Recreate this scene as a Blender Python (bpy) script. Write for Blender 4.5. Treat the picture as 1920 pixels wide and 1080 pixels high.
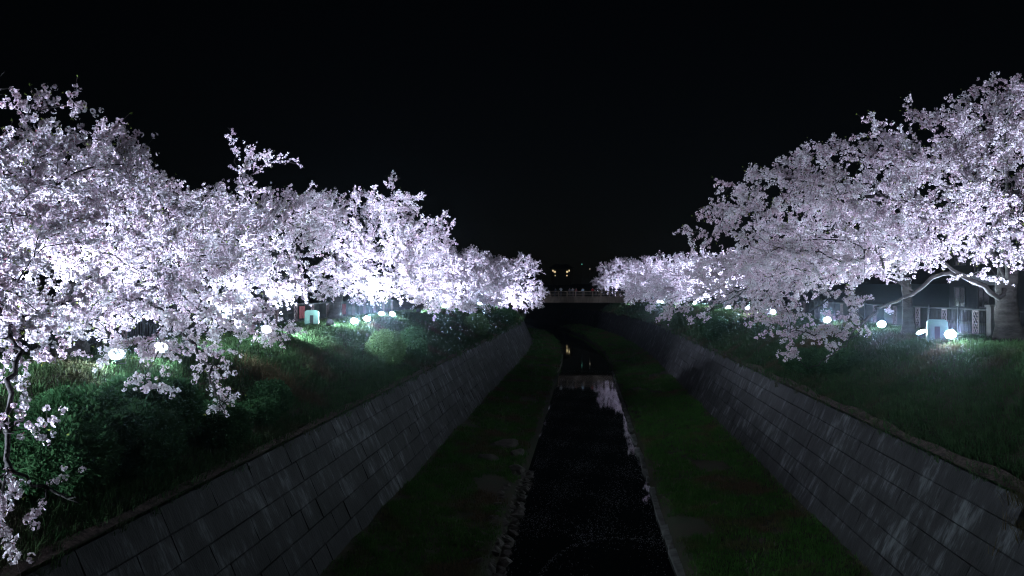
import bpy, bmesh, math, random
import numpy as np
from mathutils import Vector, Matrix, Euler

R = math.radians
scene = bpy.context.scene
for o in list(bpy.data.objects):
    bpy.data.objects.remove(o)
COL = scene.collection

# ---------------------------------------------------------------- camera
EYE = 8.4                                   # eye height above the water
cam_data = bpy.data.cameras.new('camera')
cam_data.sensor_width = 36.0
cam_data.lens = 30.0
cam_data.clip_start = 0.1
cam_data.clip_end = 3000.0
cam = bpy.data.objects.new('camera', cam_data)
COL.objects.link(cam)
cam.location = (0, 0, EYE)
cam.rotation_euler = (R(90.18), 0, R(4.93))
scene.camera = cam

# ---------------------------------------------------------------- night sky
world = bpy.data.worlds.new('World')
scene.world = world
world.use_nodes = True
wn, wl = world.node_tree.nodes, world.node_tree.links
wn.clear()
sky = wn.new('ShaderNodeTexSky')
sky.sky_type = 'NISHITA'
sky.sun_disc = False
sky.sun_elevation = R(35.0)
sky.sun_rotation = R(200)
bg = wn.new('ShaderNodeBackground')
bg.inputs['Strength'].default_value = 0.0003
wout = wn.new('ShaderNodeOutputWorld')
wl.new(sky.outputs[0], bg.inputs['Color'])
wl.new(bg.outputs[0], wout.inputs['Surface'])

vs = scene.view_settings
scene.display_settings.display_device = 'sRGB'
vs.view_transform = 'Standard'
vs.look = 'None'
vs.exposure = 0.0
vs.gamma = 1.0
vs.use_curve_mapping = False
cy = scene.cycles
cy.use_denoising = True
try:
    cy.denoiser = 'OPENIMAGEDENOISE'
    cy.denoising_input_passes = 'RGB_ALBEDO_NORMAL'
    cy.denoising_prefilter = 'NONE'
except Exception:
    pass
cy.max_bounces = 5
cy.volume_bounces = 0
cy.diffuse_bounces = 1
cy.glossy_bounces = 3
cy.transmission_bounces = 4
cy.transparent_max_bounces = 6
cy.sample_clamp_indirect = 2.0
cy.filter_width = 1.15
cy.sample_clamp_direct = 0.0
cy.use_light_tree = True
LAMP_COLOUR = (0.66, 0.73, 1.0)

# ---------------------------------------------------------------- helpers
rng = random.Random(7)

def mat(name, base, rough=0.8, vary=None, scale=4.0, bump=0.0, bump_scale=30.0, coords='pos', stretch=(1, 1, 1), spec=0.3, metal=0.0, rand=0.0):
    m = bpy.data.materials.new(name)
    m.use_nodes = True
    n, l = m.node_tree.nodes, m.node_tree.links
    b = n['Principled BSDF']
    b.inputs['Roughness'].default_value = rough
    b.inputs['Specular IOR Level'].default_value = spec
    b.inputs['Metallic'].default_value = metal
    b.inputs['Base Color'].default_value = (*base, 1)
    out = None
    if vary is not None or bump:
        if coords == 'pos':
            g = n.new('ShaderNodeNewGeometry'); src = g.outputs['Position']
        else:
            g = n.new('ShaderNodeTexCoord'); src = g.outputs['Object']
        mp = n.new('ShaderNodeMapping'); mp.inputs['Scale'].default_value = stretch
        l.new(src, mp.inputs['Vector'])
    if vary is not None:
        t = n.new('ShaderNodeTexNoise'); t.inputs['Scale'].default_value = scale; t.inputs['Detail'].default_value = 6
        l.new(mp.outputs[0], t.inputs['Vector'])
        cr = n.new('ShaderNodeValToRGB')
        cr.color_ramp.elements[0].position = 0.36; cr.color_ramp.elements[0].color = (*base, 1)
        cr.color_ramp.elements[1].position = 0.66; cr.color_ramp.elements[1].color = (*vary, 1)
        l.new(t.outputs['Fac'], cr.inputs[0])
        out = cr.outputs[0]
        l.new(out, b.inputs['Base Color'])
    if rand:
        oi = n.new('ShaderNodeObjectInfo')
        mr = n.new('ShaderNodeMapRange'); mr.inputs['To Min'].default_value = 1 - rand; mr.inputs['To Max'].default_value = 1 + rand
        l.new(oi.outputs['Random'], mr.inputs['Value'])
        mx = n.new('ShaderNodeMix'); mx.data_type = 'RGBA'; mx.blend_type = 'MULTIPLY'; mx.inputs[0].default_value = 1
        if out is not None: l.new(out, mx.inputs[6])
        else: mx.inputs[6].default_value = (*base, 1)
        l.new(mr.outputs[0], mx.inputs[7])
        l.new(mx.outputs[2], b.inputs['Base Color'])
    if bump:
        t2 = n.new('ShaderNodeTexNoise'); t2.inputs['Scale'].default_value = bump_scale; t2.inputs['Detail'].default_value = 5
        l.new(mp.outputs[0], t2.inputs['Vector'])
        bp = n.new('ShaderNodeBump'); bp.inputs['Strength'].default_value = bump; bp.inputs['Distance'].default_value = 0.03
        l.new(t2.outputs['Fac'], bp.inputs['Height']); l.new(bp.outputs[0], b.inputs['Normal'])
    return m

def emit(name, colour, strength):
    m = bpy.data.materials.new(name); m.use_nodes = True
    n, l = m.node_tree.nodes, m.node_tree.links
    n.clear()
    e = n.new('ShaderNodeEmission'); e.inputs['Color'].default_value = (*colour, 1); e.inputs['Strength'].default_value = strength
    o = n.new('ShaderNodeOutputMaterial'); l.new(e.outputs[0], o.inputs['Surface'])
    return m

def leafy(name, colour_a, colour_b, translucency=0.4, patch=None, patch_scale=0.25, fac=0.62):
    """thin petal / leaf / blade: diffuse plus translucent, tinted per copy and, if asked, by patches of another colour over the ground"""
    m = bpy.data.materials.new(name); m.use_nodes = True
    n, l = m.node_tree.nodes, m.node_tree.links
    n.clear()
    oi = n.new('ShaderNodeObjectInfo')
    mx = n.new('ShaderNodeMix'); mx.data_type = 'RGBA'
    mx.inputs[6].default_value = (*colour_a, 1); mx.inputs[7].default_value = (*colour_b, 1)
    l.new(oi.outputs['Random'], mx.inputs[0])
    col = mx.outputs[2]
    if patch is not None:
        t = n.new('ShaderNodeTexNoise'); t.inputs['Scale'].default_value = patch_scale; t.inputs['Detail'].default_value = 4
        g = n.new('ShaderNodeNewGeometry'); l.new(g.outputs['Position'], t.inputs['Vector'])
        cr = n.new('ShaderNodeValToRGB')
        cr.color_ramp.elements[0].position = fac - 0.07; cr.color_ramp.elements[0].color = (0, 0, 0, 1)
        cr.color_ramp.elements[1].position = fac + 0.06; cr.color_ramp.elements[1].color = (1, 1, 1, 1)
        l.new(t.outputs['Fac'], cr.inputs[0])
        m2 = n.new('ShaderNodeMix'); m2.data_type = 'RGBA'
        l.new(cr.outputs[0], m2.inputs[0]); l.new(col, m2.inputs[6]); m2.inputs[7].default_value = (*patch, 1)
        col = m2.outputs[2]
    d = n.new('ShaderNodeBsdfDiffuse'); t = n.new('ShaderNodeBsdfTranslucent')
    l.new(col, d.inputs['Color']); l.new(col, t.inputs['Color'])
    ms = n.new('ShaderNodeMixShader'); ms.inputs[0].default_value = translucency
    l.new(d.outputs[0], ms.inputs[1]); l.new(t.outputs[0], ms.inputs[2])
    o = n.new('ShaderNodeOutputMaterial'); l.new(ms.outputs[0], o.inputs['Surface'])
    return m

class MB:
    """collects boxes, tubes and loose faces for one mesh object"""
    def __init__(self): self.v, self.f, self.m = [], [], []
    def face(self, pts, m=0):
        k = len(self.v); self.v.extend([tuple(p) for p in pts]); self.f.append(tuple(range(k, k + len(pts)))); self.m.append(m)
    def raw(self, vs_, fs_, m=0):
        k = len(self.v); self.v.extend([tuple(p) for p in vs_])
        for f in fs_: self.f.append(tuple(i + k for i in f)); self.m.append(m)
    def box(self, lo, hi, m=0, M=None):
        x0, y0, z0 = lo; x1, y1, z1 = hi
        p = [Vector(q) for q in ((x0,y0,z0),(x1,y0,z0),(x1,y1,z0),(x0,y1,z0),(x0,y0,z1),(x1,y0,z1),(x1,y1,z1),(x0,y1,z1))]
        if M is not None: p = [M @ q for q in p]
        self.raw(p, [(0,3,2,1),(4,5,6,7),(0,1,5,4),(1,2,6,5),(2,3,7,6),(3,0,4,7)], m)
    def tube(self, pts, radii, sides=6, m=0, cap=True):
        pts = [Vector(p) for p in pts]
        k0 = len(self.v); ref = Vector((0.31, 0.52, 0.79)); n = len(pts)
        for i, p in enumerate(pts):
            t = (pts[min(i + 1, n - 1)] - pts[max(i - 1, 0)])
            t = t.normalized() if t.length > 1e-9 else Vector((0, 0, 1))
            a = t.cross(ref)
            if a.length < 0.05: a = t.cross(Vector((1, 0, 0)))
            a.normalize(); b = t.cross(a); ref_new = b.cross(t)
            for s in range(sides):
                an = 2 * math.pi * s / sides
                self.v.append(tuple(p + (a * math.cos(an) + b * math.sin(an)) * radii[i]))
        for i in range(n - 1):
            for s in range(sides):
                q = k0 + i * sides + s; r_ = k0 + i * sides + (s + 1) % sides
                self.f.append((q, r_, r_ + sides, q + sides)); self.m.append(m)
        if cap:
            self.f.append(tuple(k0 + s for s in range(sides))[::-1]); self.m.append(m)
            self.f.append(tuple(k0 + (n - 1) * sides + s for s in range(sides))); self.m.append(m)
    def lathe(self, prof, sides=16, m=0, M=None):
        k0 = len(self.v)
        for (r_, z) in prof:
            for s in range(sides):
                an = 2 * math.pi * s / sides
                p = Vector((r_ * math.cos(an), r_ * math.sin(an), z))
                if M is not None: p = M @ p
                self.v.append(tuple(p))
        for i in range(len(prof) - 1):
            for s in range(sides):
                q = k0 + i * sides + s; w = k0 + i * sides + (s + 1) % sides
                self.f.append((q, w, w + sides, q + sides)); self.m.append(m)
        self.f.append(tuple(k0 + s for s in range(sides))[::-1]); self.m.append(m)
        self.f.append(tuple(k0 + (len(prof) - 1) * sides + s for s in range(sides))); self.m.append(m)
    def mesh(self, name, mats, smooth=False):
        me = bpy.data.meshes.new(name)
        me.from_pydata(self.v, [], self.f)
        for mm in (mats if isinstance(mats, (list, tuple)) else [mats]): me.materials.append(mm)
        if any(self.m): me.polygons.foreach_set('material_index', self.m)
        if smooth: me.polygons.foreach_set('use_smooth', [True] * len(me.polygons))
        me.update()
        return me
    def build(self, name, mats, parent=None, smooth=False):
        return link(name, self.mesh(name, mats, smooth), parent)

def link(name, data, parent=None, M=None):
    o = bpy.data.objects.new(name, data); COL.objects.link(o)
    if parent is not None: o.parent = parent
    if M is not None: o.matrix_local = M
    return o

def tag(o, label=None, category=None, group=None, kind=None):
    if label: o['label'] = label
    if category: o['category'] = category
    if group: o['group'] = group
    if kind: o['kind'] = kind
    return o

def thing(name, label, category, loc=(0, 0, 0), rz=0.0, group=None):
    o = bpy.data.objects.new(name, None); COL.objects.link(o)
    o.location = loc; o.rotation_euler = (0, 0, rz); o.empty_display_size = 0.2
    bpy.context.view_layer.update() if False else None
    return tag(o, label, category, group)

_groups = {}
def scatter_group(key, sources):
    """geometry nodes: one copy of a source mesh on each vertex, turned and sized by its attributes"""
    if key in _groups: return _groups[key]
    g = bpy.data.node_groups.new('scatter_' + key, 'GeometryNodeTree')
    g.interface.new_socket('Geometry', in_out='INPUT', socket_type='NodeSocketGeometry')
    g.interface.new_socket('Geometry', in_out='OUTPUT', socket_type='NodeSocketGeometry')
    n, l = g.nodes, g.links
    gi, go = n.new('NodeGroupInput'), n.new('NodeGroupOutput')
    join = n.new('GeometryNodeJoinGeometry')
    for me in reversed(sources):
        so = bpy.data.objects.new('source_' + me.name, me)       # not linked to the scene
        oi = n.new('GeometryNodeObjectInfo'); oi.inputs['Object'].default_value = so
        ti = n.new('GeometryNodeGeometryToInstance')
        l.new(oi.outputs['Geometry'], ti.inputs[0]); l.new(ti.outputs[0], join.inputs[0])
    def attr(nm, ty):
        a = n.new('GeometryNodeInputNamedAttribute'); a.data_type = ty; a.inputs['Name'].default_value = nm
        return a.outputs['Attribute']
    iop = n.new('GeometryNodeInstanceOnPoints')
    iop.inputs['Pick Instance'].default_value = True
    l.new(gi.outputs[0], iop.inputs['Points']); l.new(join.outputs[0], iop.inputs['Instance'])
    l.new(attr('idx', 'INT'), iop.inputs['Instance Index'])
    e2r = n.new('FunctionNodeEulerToRotation'); l.new(attr('rot', 'FLOAT_VECTOR'), e2r.inputs[0])
    l.new(e2r.outputs[0], iop.inputs['Rotation'])
    l.new(attr('scl', 'FLOAT'), iop.inputs['Scale'])
    l.new(iop.outputs[0], go.inputs[0])
    _groups[key] = g
    return g

def scatter(name, pts, rots, scls, idxs, key, sources, parent=None, mats=()):
    me = bpy.data.meshes.new(name)
    pts = np.asarray(pts, dtype=np.float32)
    me.vertices.add(len(pts)); me.vertices.foreach_set('co', pts.ravel())
    for mm in mats: me.materials.append(mm)
    a = me.attributes.new('rot', 'FLOAT_VECTOR', 'POINT'); a.data.foreach_set('vector', np.asarray(rots, dtype=np.float32).ravel())
    a = me.attributes.new('scl', 'FLOAT', 'POINT'); a.data.foreach_set('value', np.asarray(scls, dtype=np.float32))
    a = me.attributes.new('idx', 'INT', 'POINT'); a.data.foreach_set('value', np.asarray(idxs, dtype=np.int32))
    me.update()
    o = link(name, me, parent)
    md = o.modifiers.new('scatter', 'NODES'); md.node_group = scatter_group(key, sources)
    return o

# ---------------------------------------------------------------- the lie of the land
def bend(y): return -max(0.0, y - 95.0) ** 2 / 1034.0
PROFILE = [(-400,6.4),(-13.4,6.4),(-12.8,6.27),(-9.0,4.33),(-8.6,4.2),(-7.05,.85),(-2.95,.42),(-2.6,-.1),(-1.8,-.4),(1.8,-.4),(2.7,-.1),(3.0,.4),(7.65,.85),(9.2,4.2),(9.6,4.33),(13.0,6.27),(13.6,6.4),(400,6.4)]
PU = np.array([p[0] for p in PROFILE]); PZ = np.array([p[1] for p in PROFILE])

def lump(x, y):
    return (math.sin(x * 0.9 + y * 0.23) * math.sin(y * 0.61 - x * 0.35) + 0.6 * math.sin(x * 2.3 + 1.1) * math.sin(y * 1.7 + x)) / 1.6

def ground_z(x, y):
    u = x - bend(y)
    z = float(np.interp(u, PU, PZ))
    a = abs(u)
    if 9.4 < a < 16: z += 0.10 * lump(x, y) * min(1, (a - 9.4) / 0.8)
    elif 3.2 < a < 7.4: z += 0.09 * lump(x, y)
    if y > 200: z += (1 - math.cos(min(1, (y - 200) / 200) * math.pi)) * 0.5 * 5.0
    return z

M_GROUND = mat('soil and moss', (0.030, 0.040, 0.018), 0.95, (0.055, 0.042, 0.028), 1.3, 0.6, 9)
us = [-400, -200, -100, -60, -40, -30, -24, -20, -18, -16, -15, -14.2, -13.4, -12.8, -12.2, -11.6, -11, -10.4, -9.8, -9.4, -9.0, -8.62, -7.08, -6.7, -6.2, -5.4, -4.6, -3.9, -3.3, -2.95, -2.6, -1.8, 0,
      1.8, 2.7, 3.0, 3.4, 4.2, 5, 5.8, 6.6, 7.2, 7.68, 9.22, 9.6, 10.0, 10.6, 11.2, 11.8, 12.4, 13.0, 13.6, 14.4, 15, 16, 18, 20, 24, 30, 40, 60, 100, 200, 400]
ys = [-40 + 2.0 * i for i in range(24)] + [8 + 0.7 * i for i in range(180)] + [135 + 3 * i for i in range(24)] + [210 + 12 * i for i in range(22)] + [500, 700, 1000]
gv, gf = [], []
for y in ys:
    for u in us: gv.append((u + bend(min(y, 330)), y, ground_z(u + bend(y), y)))
for j in range(len(ys) - 1):
    for i in range(len(us) - 1):
        a = j * len(us) + i; gf.append((a, a + 1, a + 1 + len(us), a + len(us)))
gm = MB(); gm.raw(gv, gf)
tag(gm.build('ground', M_GROUND, smooth=True), kind='structure')

# water
def water_material():
    m = bpy.data.materials.new('still dark water'); m.use_nodes = True
    n, l = m.node_tree.nodes, m.node_tree.links
    b = n['Principled BSDF']
    b.inputs['Base Color'].default_value = (0.006, 0.008, 0.008, 1); b.inputs['Roughness'].default_value = 0.03
    b.inputs['Specular IOR Level'].default_value = 0.5
    t = n.new('ShaderNodeTexNoise'); t.inputs['Scale'].default_value = 3.0; t.inputs['Detail'].default_value = 4
    g = n.new('ShaderNodeNewGeometry'); mp = n.new('ShaderNodeMapping'); mp.inputs['Scale'].default_value = (1.0, 0.35, 1)
    l.new(g.outputs['Position'], mp.inputs[0]); l.new(mp.outputs[0], t.inputs['Vector'])
    bp = n.new('ShaderNodeBump'); bp.inputs['Strength'].default_value = 0.05; bp.inputs['Distance'].default_value = 0.02
    l.new(t.outputs['Fac'], bp.inputs['Height']); l.new(bp.outputs[0], b.inputs['Normal'])
    return m
wv, wf = [], []
wy = [-30 + 3.0 * i for i in range(90)]
for y in wy:
    wv += [(-2.9 + bend(y), y, 0.0), (2.95 + bend(y), y, 0.0)]
for j in range(len(wy) - 1): wf.append((2 * j, 2 * j + 1, 2 * j + 3, 2 * j + 2))
wm = MB(); wm.raw(wv, wf)
tag(wm.build('water', water_material()), kind='structure')

# footpaths along the tops of the banks, behind the fences
M_ASPHALT = mat('old asphalt', (0.045, 0.045, 0.048), 0.9, (0.065, 0.062, 0.06), 6, 0.3, 60)
for s, nm in ((-1, 'path'), (1, 'path')):
    pm = MB(); rows = []
    for y in range(-20, 190, 3): rows.append(((18.6 * s + bend(y), y, 6.406), (22.4 * s + bend(y), y, 6.41)))
    for (a, b), (c, d) in zip(rows, rows[1:]): pm.face((a, b, d, c) if s > 0 else (b, a, c, d))
    tag(pm.build(nm, M_ASPHALT), kind='structure')

# ---------------------------------------------------------------- stone retaining walls
def stone_material():
    m = bpy.data.materials.new('weathered wall stone'); m.use_nodes = True
    n, l = m.node_tree.nodes, m.node_tree.links
    b = n['Principled BSDF']; b.inputs['Roughness'].default_value = 0.82; b.inputs['Specular IOR Level'].default_value = 0.3
    g = n.new('ShaderNodeNewGeometry')
    def noise(stretch, scale, detail=5):
        mp = n.new('ShaderNodeMapping'); mp.inputs['Scale'].default_value = stretch; l.new(g.outputs['Position'], mp.inputs[0])
        t = n.new('ShaderNodeTexNoise'); t.inputs['Scale'].default_value = scale; t.inputs['Detail'].default_value = detail
        l.new(mp.outputs[0], t.inputs['Vector']); return t.outputs['Fac']
    streak = noise((1.2, 2.6, 0.85), 1.3, 8); fine = noise((3, 10, 2.4), 1.7, 7); blotch = noise((1, 1, 1), 0.9, 7); grit = noise((1, 1, 1), 24, 4)
    oi = n.new('ShaderNodeObjectInfo')
    def math_(op, a, c):
        q = n.new('ShaderNodeMath'); q.operation = op
        for i, s in enumerate((a, c)):
            if isinstance(s, float): q.inputs[i].default_value = s
            else: l.new(s, q.inputs[i])
        return q.outputs[0]
    v = math_('ADD', math_('MULTIPLY', streak, 0.5), math_('MULTIPLY', fine, 0.28))
    v = math_('ADD', v, math_('MULTIPLY', blotch, 0.55))
    v = math_('ADD', v, math_('MULTIPLY', oi.outputs['Random'], 0.09))
    cr = n.new('ShaderNodeValToRGB'); e = cr.color_ramp.elements
    e[0].position = 0.60; e[0].color = (0.012, 0.011, 0.012, 1)
    e[1].position = 0.96; e[1].color = (0.18, 0.185, 0.20, 1)
    x = cr.color_ramp.elements.new(0.75); x.color = (0.030, 0.027, 0.031, 1)
    l.new(v, cr.inputs[0]); l.new(cr.outputs[0], b.inputs['Base Color'])
    bp = n.new('ShaderNodeBump'); bp.inputs['Strength'].default_value = 0.55; bp.inputs['Distance'].default_value = 0.04
    l.new(math_('ADD', math_('MULTIPLY', grit, 0.4), fine), bp.inputs['Height']); l.new(bp.outputs[0], b.inputs['Normal'])
    return m
M_STONE = stone_material()
M_JOINT = mat('dark wall joints', (0.016, 0.015, 0.014), 0.95)
COURSE = 0.6
def block_shape(mb, L, H, r, m=0, M=None):
    """a squared stone: chamfered face, corners a little out of true"""
    D = 0.30; c = 0.020; g = 0.004
    j = lambda a: (r.random() - 0.5) * a
    base = [(.002, g), (L - .002, g), (L - .002, H - g), (.002, H - g)]; cx = .009
    back = [Vector((x + 0.0, -0.05, z)) for x, z in base]
    mid = [Vector((x + j(.004), D - c * .7 + j(.012), z + j(.008))) for x, z in base]
    fr = [Vector((x + (cx if x < L / 2 else -cx) * (1 + j(.8)), D + j(.03), z + (c if z < H / 2 else -c) * (1 + j(.8)))) for x, z in base]
    ctr = Vector((L / 2 + j(.3), D + 0.012 + j(.02), H / 2 + j(.15)))
    p = back + mid + fr + [ctr]
    if M is not None: p = [M @ q for q in p]
    f = []
    for i in range(4):
        k = (i + 1) % 4
        f += [(i, k, 4 + k, 4 + i), (4 + i, 4 + k, 8 + k, 8 + i), (8 + i, 8 + k, 12)]
    mb.raw(p, [q[::-1] for q in f], m)
LENGTHS = (1.3, 1.75, 2.2, 2.8)
r0 = random.Random(5)
BLOCKS = {}
for L in LENGTHS:
    for v in range(4):
        mb = MB(); block_shape(mb, L, COURSE, r0); BLOCKS[(L, v)] = mb.mesh('stone_block', M_STONE)

def stone_wall(side, label, foot_u, foot_z, top_u, top_z, y0, y1, top_from):
    w = thing('retaining_wall', label, 'wall', (foot_u, y0, foot_z))
    slope = Vector((top_u - foot_u, 0, top_z - foot_z)); n_course = round(slope.length / COURSE); sd = slope.normalized()
    org = Vector((foot_u, y0, foot_z))
    r = random.Random(20 + side)
    rest = MB(); made = []
    for k in range(n_course):
        y = y0 - r.random() * 2.6
        while y < y1:
            L = r.choice(LENGTHS)
            ym = y + L / 2
            ch = (bend(ym + .5) - bend(ym - .5))
            t = Vector((ch, 1, 0)).normalized()
            if side < 0: t = -t
            s0 = sd
            n_ = s0.cross(t).normalized(); s_ = t.cross(n_).normalized()
            yy = y if side > 0 else y + L
            p = Vector((foot_u + bend(yy), yy, foot_z)) + s_ * (k * COURSE) - n_ * 0.30
            M = Matrix((( t.x, n_.x, s_.x, p.x), (t.y, n_.y, s_.y, p.y), (t.z, n_.z, s_.z, p.z), (0, 0, 0, 1)))
            if not (k == n_course - 1 and ym < top_from): made.append((y, L, M))
            y += L + 0.001
    made.sort(key=lambda q: q[0])
    vis = [q for q in made if q[0] > 9.0]
    single = vis[:300]; ids = {id(q) for q in single}
    for q in single:
        b = link('stone_block', BLOCKS[(q[1], r.randrange(4))], w)
        b.matrix_local = Matrix.Translation(-org) @ q[2]
    for q in made:
        if id(q) not in ids: block_shape(rest, q[1], COURSE, r, 0, Matrix.Translation(-org) @ q[2])
    o = rest.build('distant_stones', M_STONE, w); o['kind'] = 'stuff'
    # packed joints behind the stones
    jm = MB(); rows = []
    yv = y0
    while yv < y1:
        a = Vector((foot_u + bend(yv), yv, foot_z)) - org; off = Vector((0.10 * (1 if side > 0 else -1), 0, -0.03))
        rows.append((a + off - sd * 0.5, a + off + slope * ((n_course * COURSE - 0.05) / slope.length) - (Vector((0, 0, 0.62)) if yv < top_from else Vector((0, 0, 0))))); yv += 3
    for (a, b), (c, d) in zip(rows, rows[1:]): jm.face((a, b, d, c) if side < 0 else (b, a, c, d))
    jm.build('joint_bed', M_JOINT, w)
    return w
stone_wall(1, 'weathered grey stone retaining wall on the right of the stream', 7.55, 0.83, 9.07, 4.17, -10, 215, 19.0)
stone_wall(-1, 'weathered dark stone retaining wall on the left of the stream', -6.95, 0.83, -8.47, 4.17, -10, 215, -99)

# strip of bare soil and leaf litter along the wall tops
M_LITTER = mat('dry leaf litter', (0.040, 0.028, 0.024), 0.95, (0.10, 0.070, 0.060), 9, 0.8, 26)
for s, u0, u1 in ((-1, -8.40, -8.62), (1, 9.00, 9.22)):
    sm = MB(); r = random.Random(3 + s); rows = []
    y = 6.0
    while y < 190:
        b = bend(y); ua = u0 + .015 * math.sin(y * 2.1); ub = u1 + s * (.06 * math.sin(y * .7) + .04 * math.sin(y * 1.9 + 1))
        rows.append([(ua + b, y, 4.19 + r.uniform(-.01, .015)), ((ua + ub) / 2 + b, y, 4.235 + r.uniform(-.015, .02)), (ub + b, y, max(4.25, float(np.interp(abs(ub), [8.6, 9.2, 13], [4.15, 4.30, 6.3]))) + 0.03)])
        y += 0.4 if y < 90 else 2.5
    for A, B in zip(rows, rows[1:]):
        for i in range(2): sm.face((A[i], A[i + 1], B[i + 1], B[i]) if s > 0 else (A[i + 1], A[i], B[i], B[i + 1]))
    tag(sm.build('soil_edge', M_LITTER, smooth=True), kind='structure')

# ---------------------------------------------------------------- stream edges
M_KERB = mat('pale worn concrete', (0.10, 0.097, 0.095), 0.9, (0.22, 0.215, 0.21), 3, 0.6, 30)
kerb = thing('stream_kerb', 'pale broken concrete kerb along the right edge of the stream', 'kerb', (2.9, 22, 0))
r = random.Random(31); y = 14.0; n_k = 0
kshapes = []
for v in range(5):
    mb = MB(); L = 1.0
    p = [(-.13 + r.uniform(-.03, .03), 0, -.3), (.13, 0, -.3), (.13, L, -.3), (-.13, L, -.3)]
    q = [(-.12 + r.uniform(-.04, .03), .02, .16 + r.uniform(-.04, .04)), (.12 + r.uniform(-.03, .03), .02, .16 + r.uniform(-.05, .03)), (.12 + r.uniform(-.03, .03), L - .03, .16 + r.uniform(-.05, .04)), (-.12 + r.uniform(-.03, .04), L - .03, .16 + r.uniform(-.05, .03))]
    mb.raw(p + q, [(4, 5, 6, 7), (0, 1, 5, 4), (1, 2, 6, 5), (2, 3, 7, 6), (3, 0, 4, 7)]); kshapes.append(mb.mesh('kerb_stone', M_KERB))
while y < 88:
    L = r.uniform(0.9, 2.0)
    if not (30.5 < y < 32.2 or r.random() < 0.07):
        b = link('kerb_stone', r.choice(kshapes), kerb)
        b.location = (2.78 + r.uniform(-.05, .05) - 2.9, y - 22, r.uniform(-.05, .03)); b.rotation_euler = (r.uniform(-.02, .02), r.uniform(-.08, .08), r.uniform(-.04, .04)); b.scale = (1, L, 1)
    y += L + 0.03

M_ROCK = mat('river rock', (0.075, 0.066, 0.060), 0.9, (0.15, 0.135, 0.12), 2.5, 0.8, 14)
def rock_mesh(seed, sx, sy, sz, name='rock', sub=2):
    bm = bmesh.new(); bmesh.ops.create_icosphere(bm, subdivisions=sub, radius=1.0); r = random.Random(seed)
    ph = [(Vector((r.uniform(-1, 1), r.uniform(-1, 1), r.uniform(-1, 1))).normalized(), r.uniform(.45, .85)) for _ in range(9)]
    for v in bm.verts:
        for d, k in ph:
            e = v.co.dot(d)
            if e > k: v.co -= d * (e - k) * 0.9
        v.co = Vector((v.co.x * sx, v.co.y * sy, v.co.z * sz))
    me = bpy.data.meshes.new(name); bm.to_mesh(me); bm.free(); me.materials.append(M_ROCK)
    return me
rocks = [(-4.2, 43.0, .9, .8, .32, 'largest flat rock slab lying on the left grass bar beside the stream'), (-3.3, 41.2, .62, .5, .26, 'small flat rock between the large slab and the water'), (-4.5, 39.4, .55, .5, .25, 'rounded rock on the near side of the large slab'), (-3.0, 37.6, .5, .6, .3, 'rock at the water edge upstream of the stone pitching')]
for i, (x, y, a, b, c, lab) in enumerate(rocks):
    o = link('river_rock', rock_mesh(60 + i, a, b, c)); o.location = (x, y, ground_z(x, y) + 0.06); o.rotation_euler = (0.1, -0.12, i * 1.3)
    tag(o, lab, 'rock', 'rocks on the left grass bar')
rev = thing('stone_pitching', 'rough stone pitching on the left edge of the stream', 'stonework', (-2.9, 30, 0.2))
pit = [rock_mesh(80 + i, .30, .34, .14, 'pitching_stone', 1) for i in range(6)]
r = random.Random(44)
for i in range(40):
    for j in range(3):
        y = 23 + i * 0.42 + r.uniform(-.08, .08); u = -2.55 - j * 0.36 + r.uniform(-.06, .06)
        o = link('pitching_stone', r.choice(pit), rev); o.location = (u + 2.9, y - 30, 0.02 + j * 0.17 - 0.2 + r.uniform(-.04, .04)); o.rotation_euler = (r.uniform(-.15, .15), -0.42 + r.uniform(-.1, .1), r.uniform(0, 6)); o.scale = [r.uniform(.75, 1.1)] * 3

# petals drifting on the water
M_FLOAT = leafy('floating petals', (0.78, 0.70, 0.76), (0.85, 0.80, 0.84), 0.15)
fm = MB(); r = random.Random(12)
n_p = 0
while n_p < 14000:
    y = 15 + 75 * r.random() ** 1.25; x = r.uniform(-2.5, 2.6)
    dens = 0.5 + 0.5 * math.sin(x * 1.7 + y * .35) * math.sin(y * .8 - x * 1.1)
    if y < 29: dens *= max(0.02, (y - 23) / 9) if y > 23 else 0.02
    arc = abs(math.hypot(x - 1.2, (y - 24) * .5) - 2.6) < 0.09
    if r.random() > dens ** 1.5 and not arc: continue
    s = r.uniform(.008, .022); a = r.uniform(0, 6.3)
    c_, s_ = math.cos(a) * s, math.sin(a) * s
    z = 0.004 + r.uniform(0, .004)
    fm.face(((x + c_, y + s_, z), (x - s_ * .8, y + c_ * .8, z + .003), (x - c_, y - s_, z), (x + s_ * .8, y - c_ * .8, z + .004))); n_p += 1
tag(fm.build('floating_petals', M_FLOAT), 'pale fallen petals speckling the dark stream', 'petals', kind='stuff')

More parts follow.
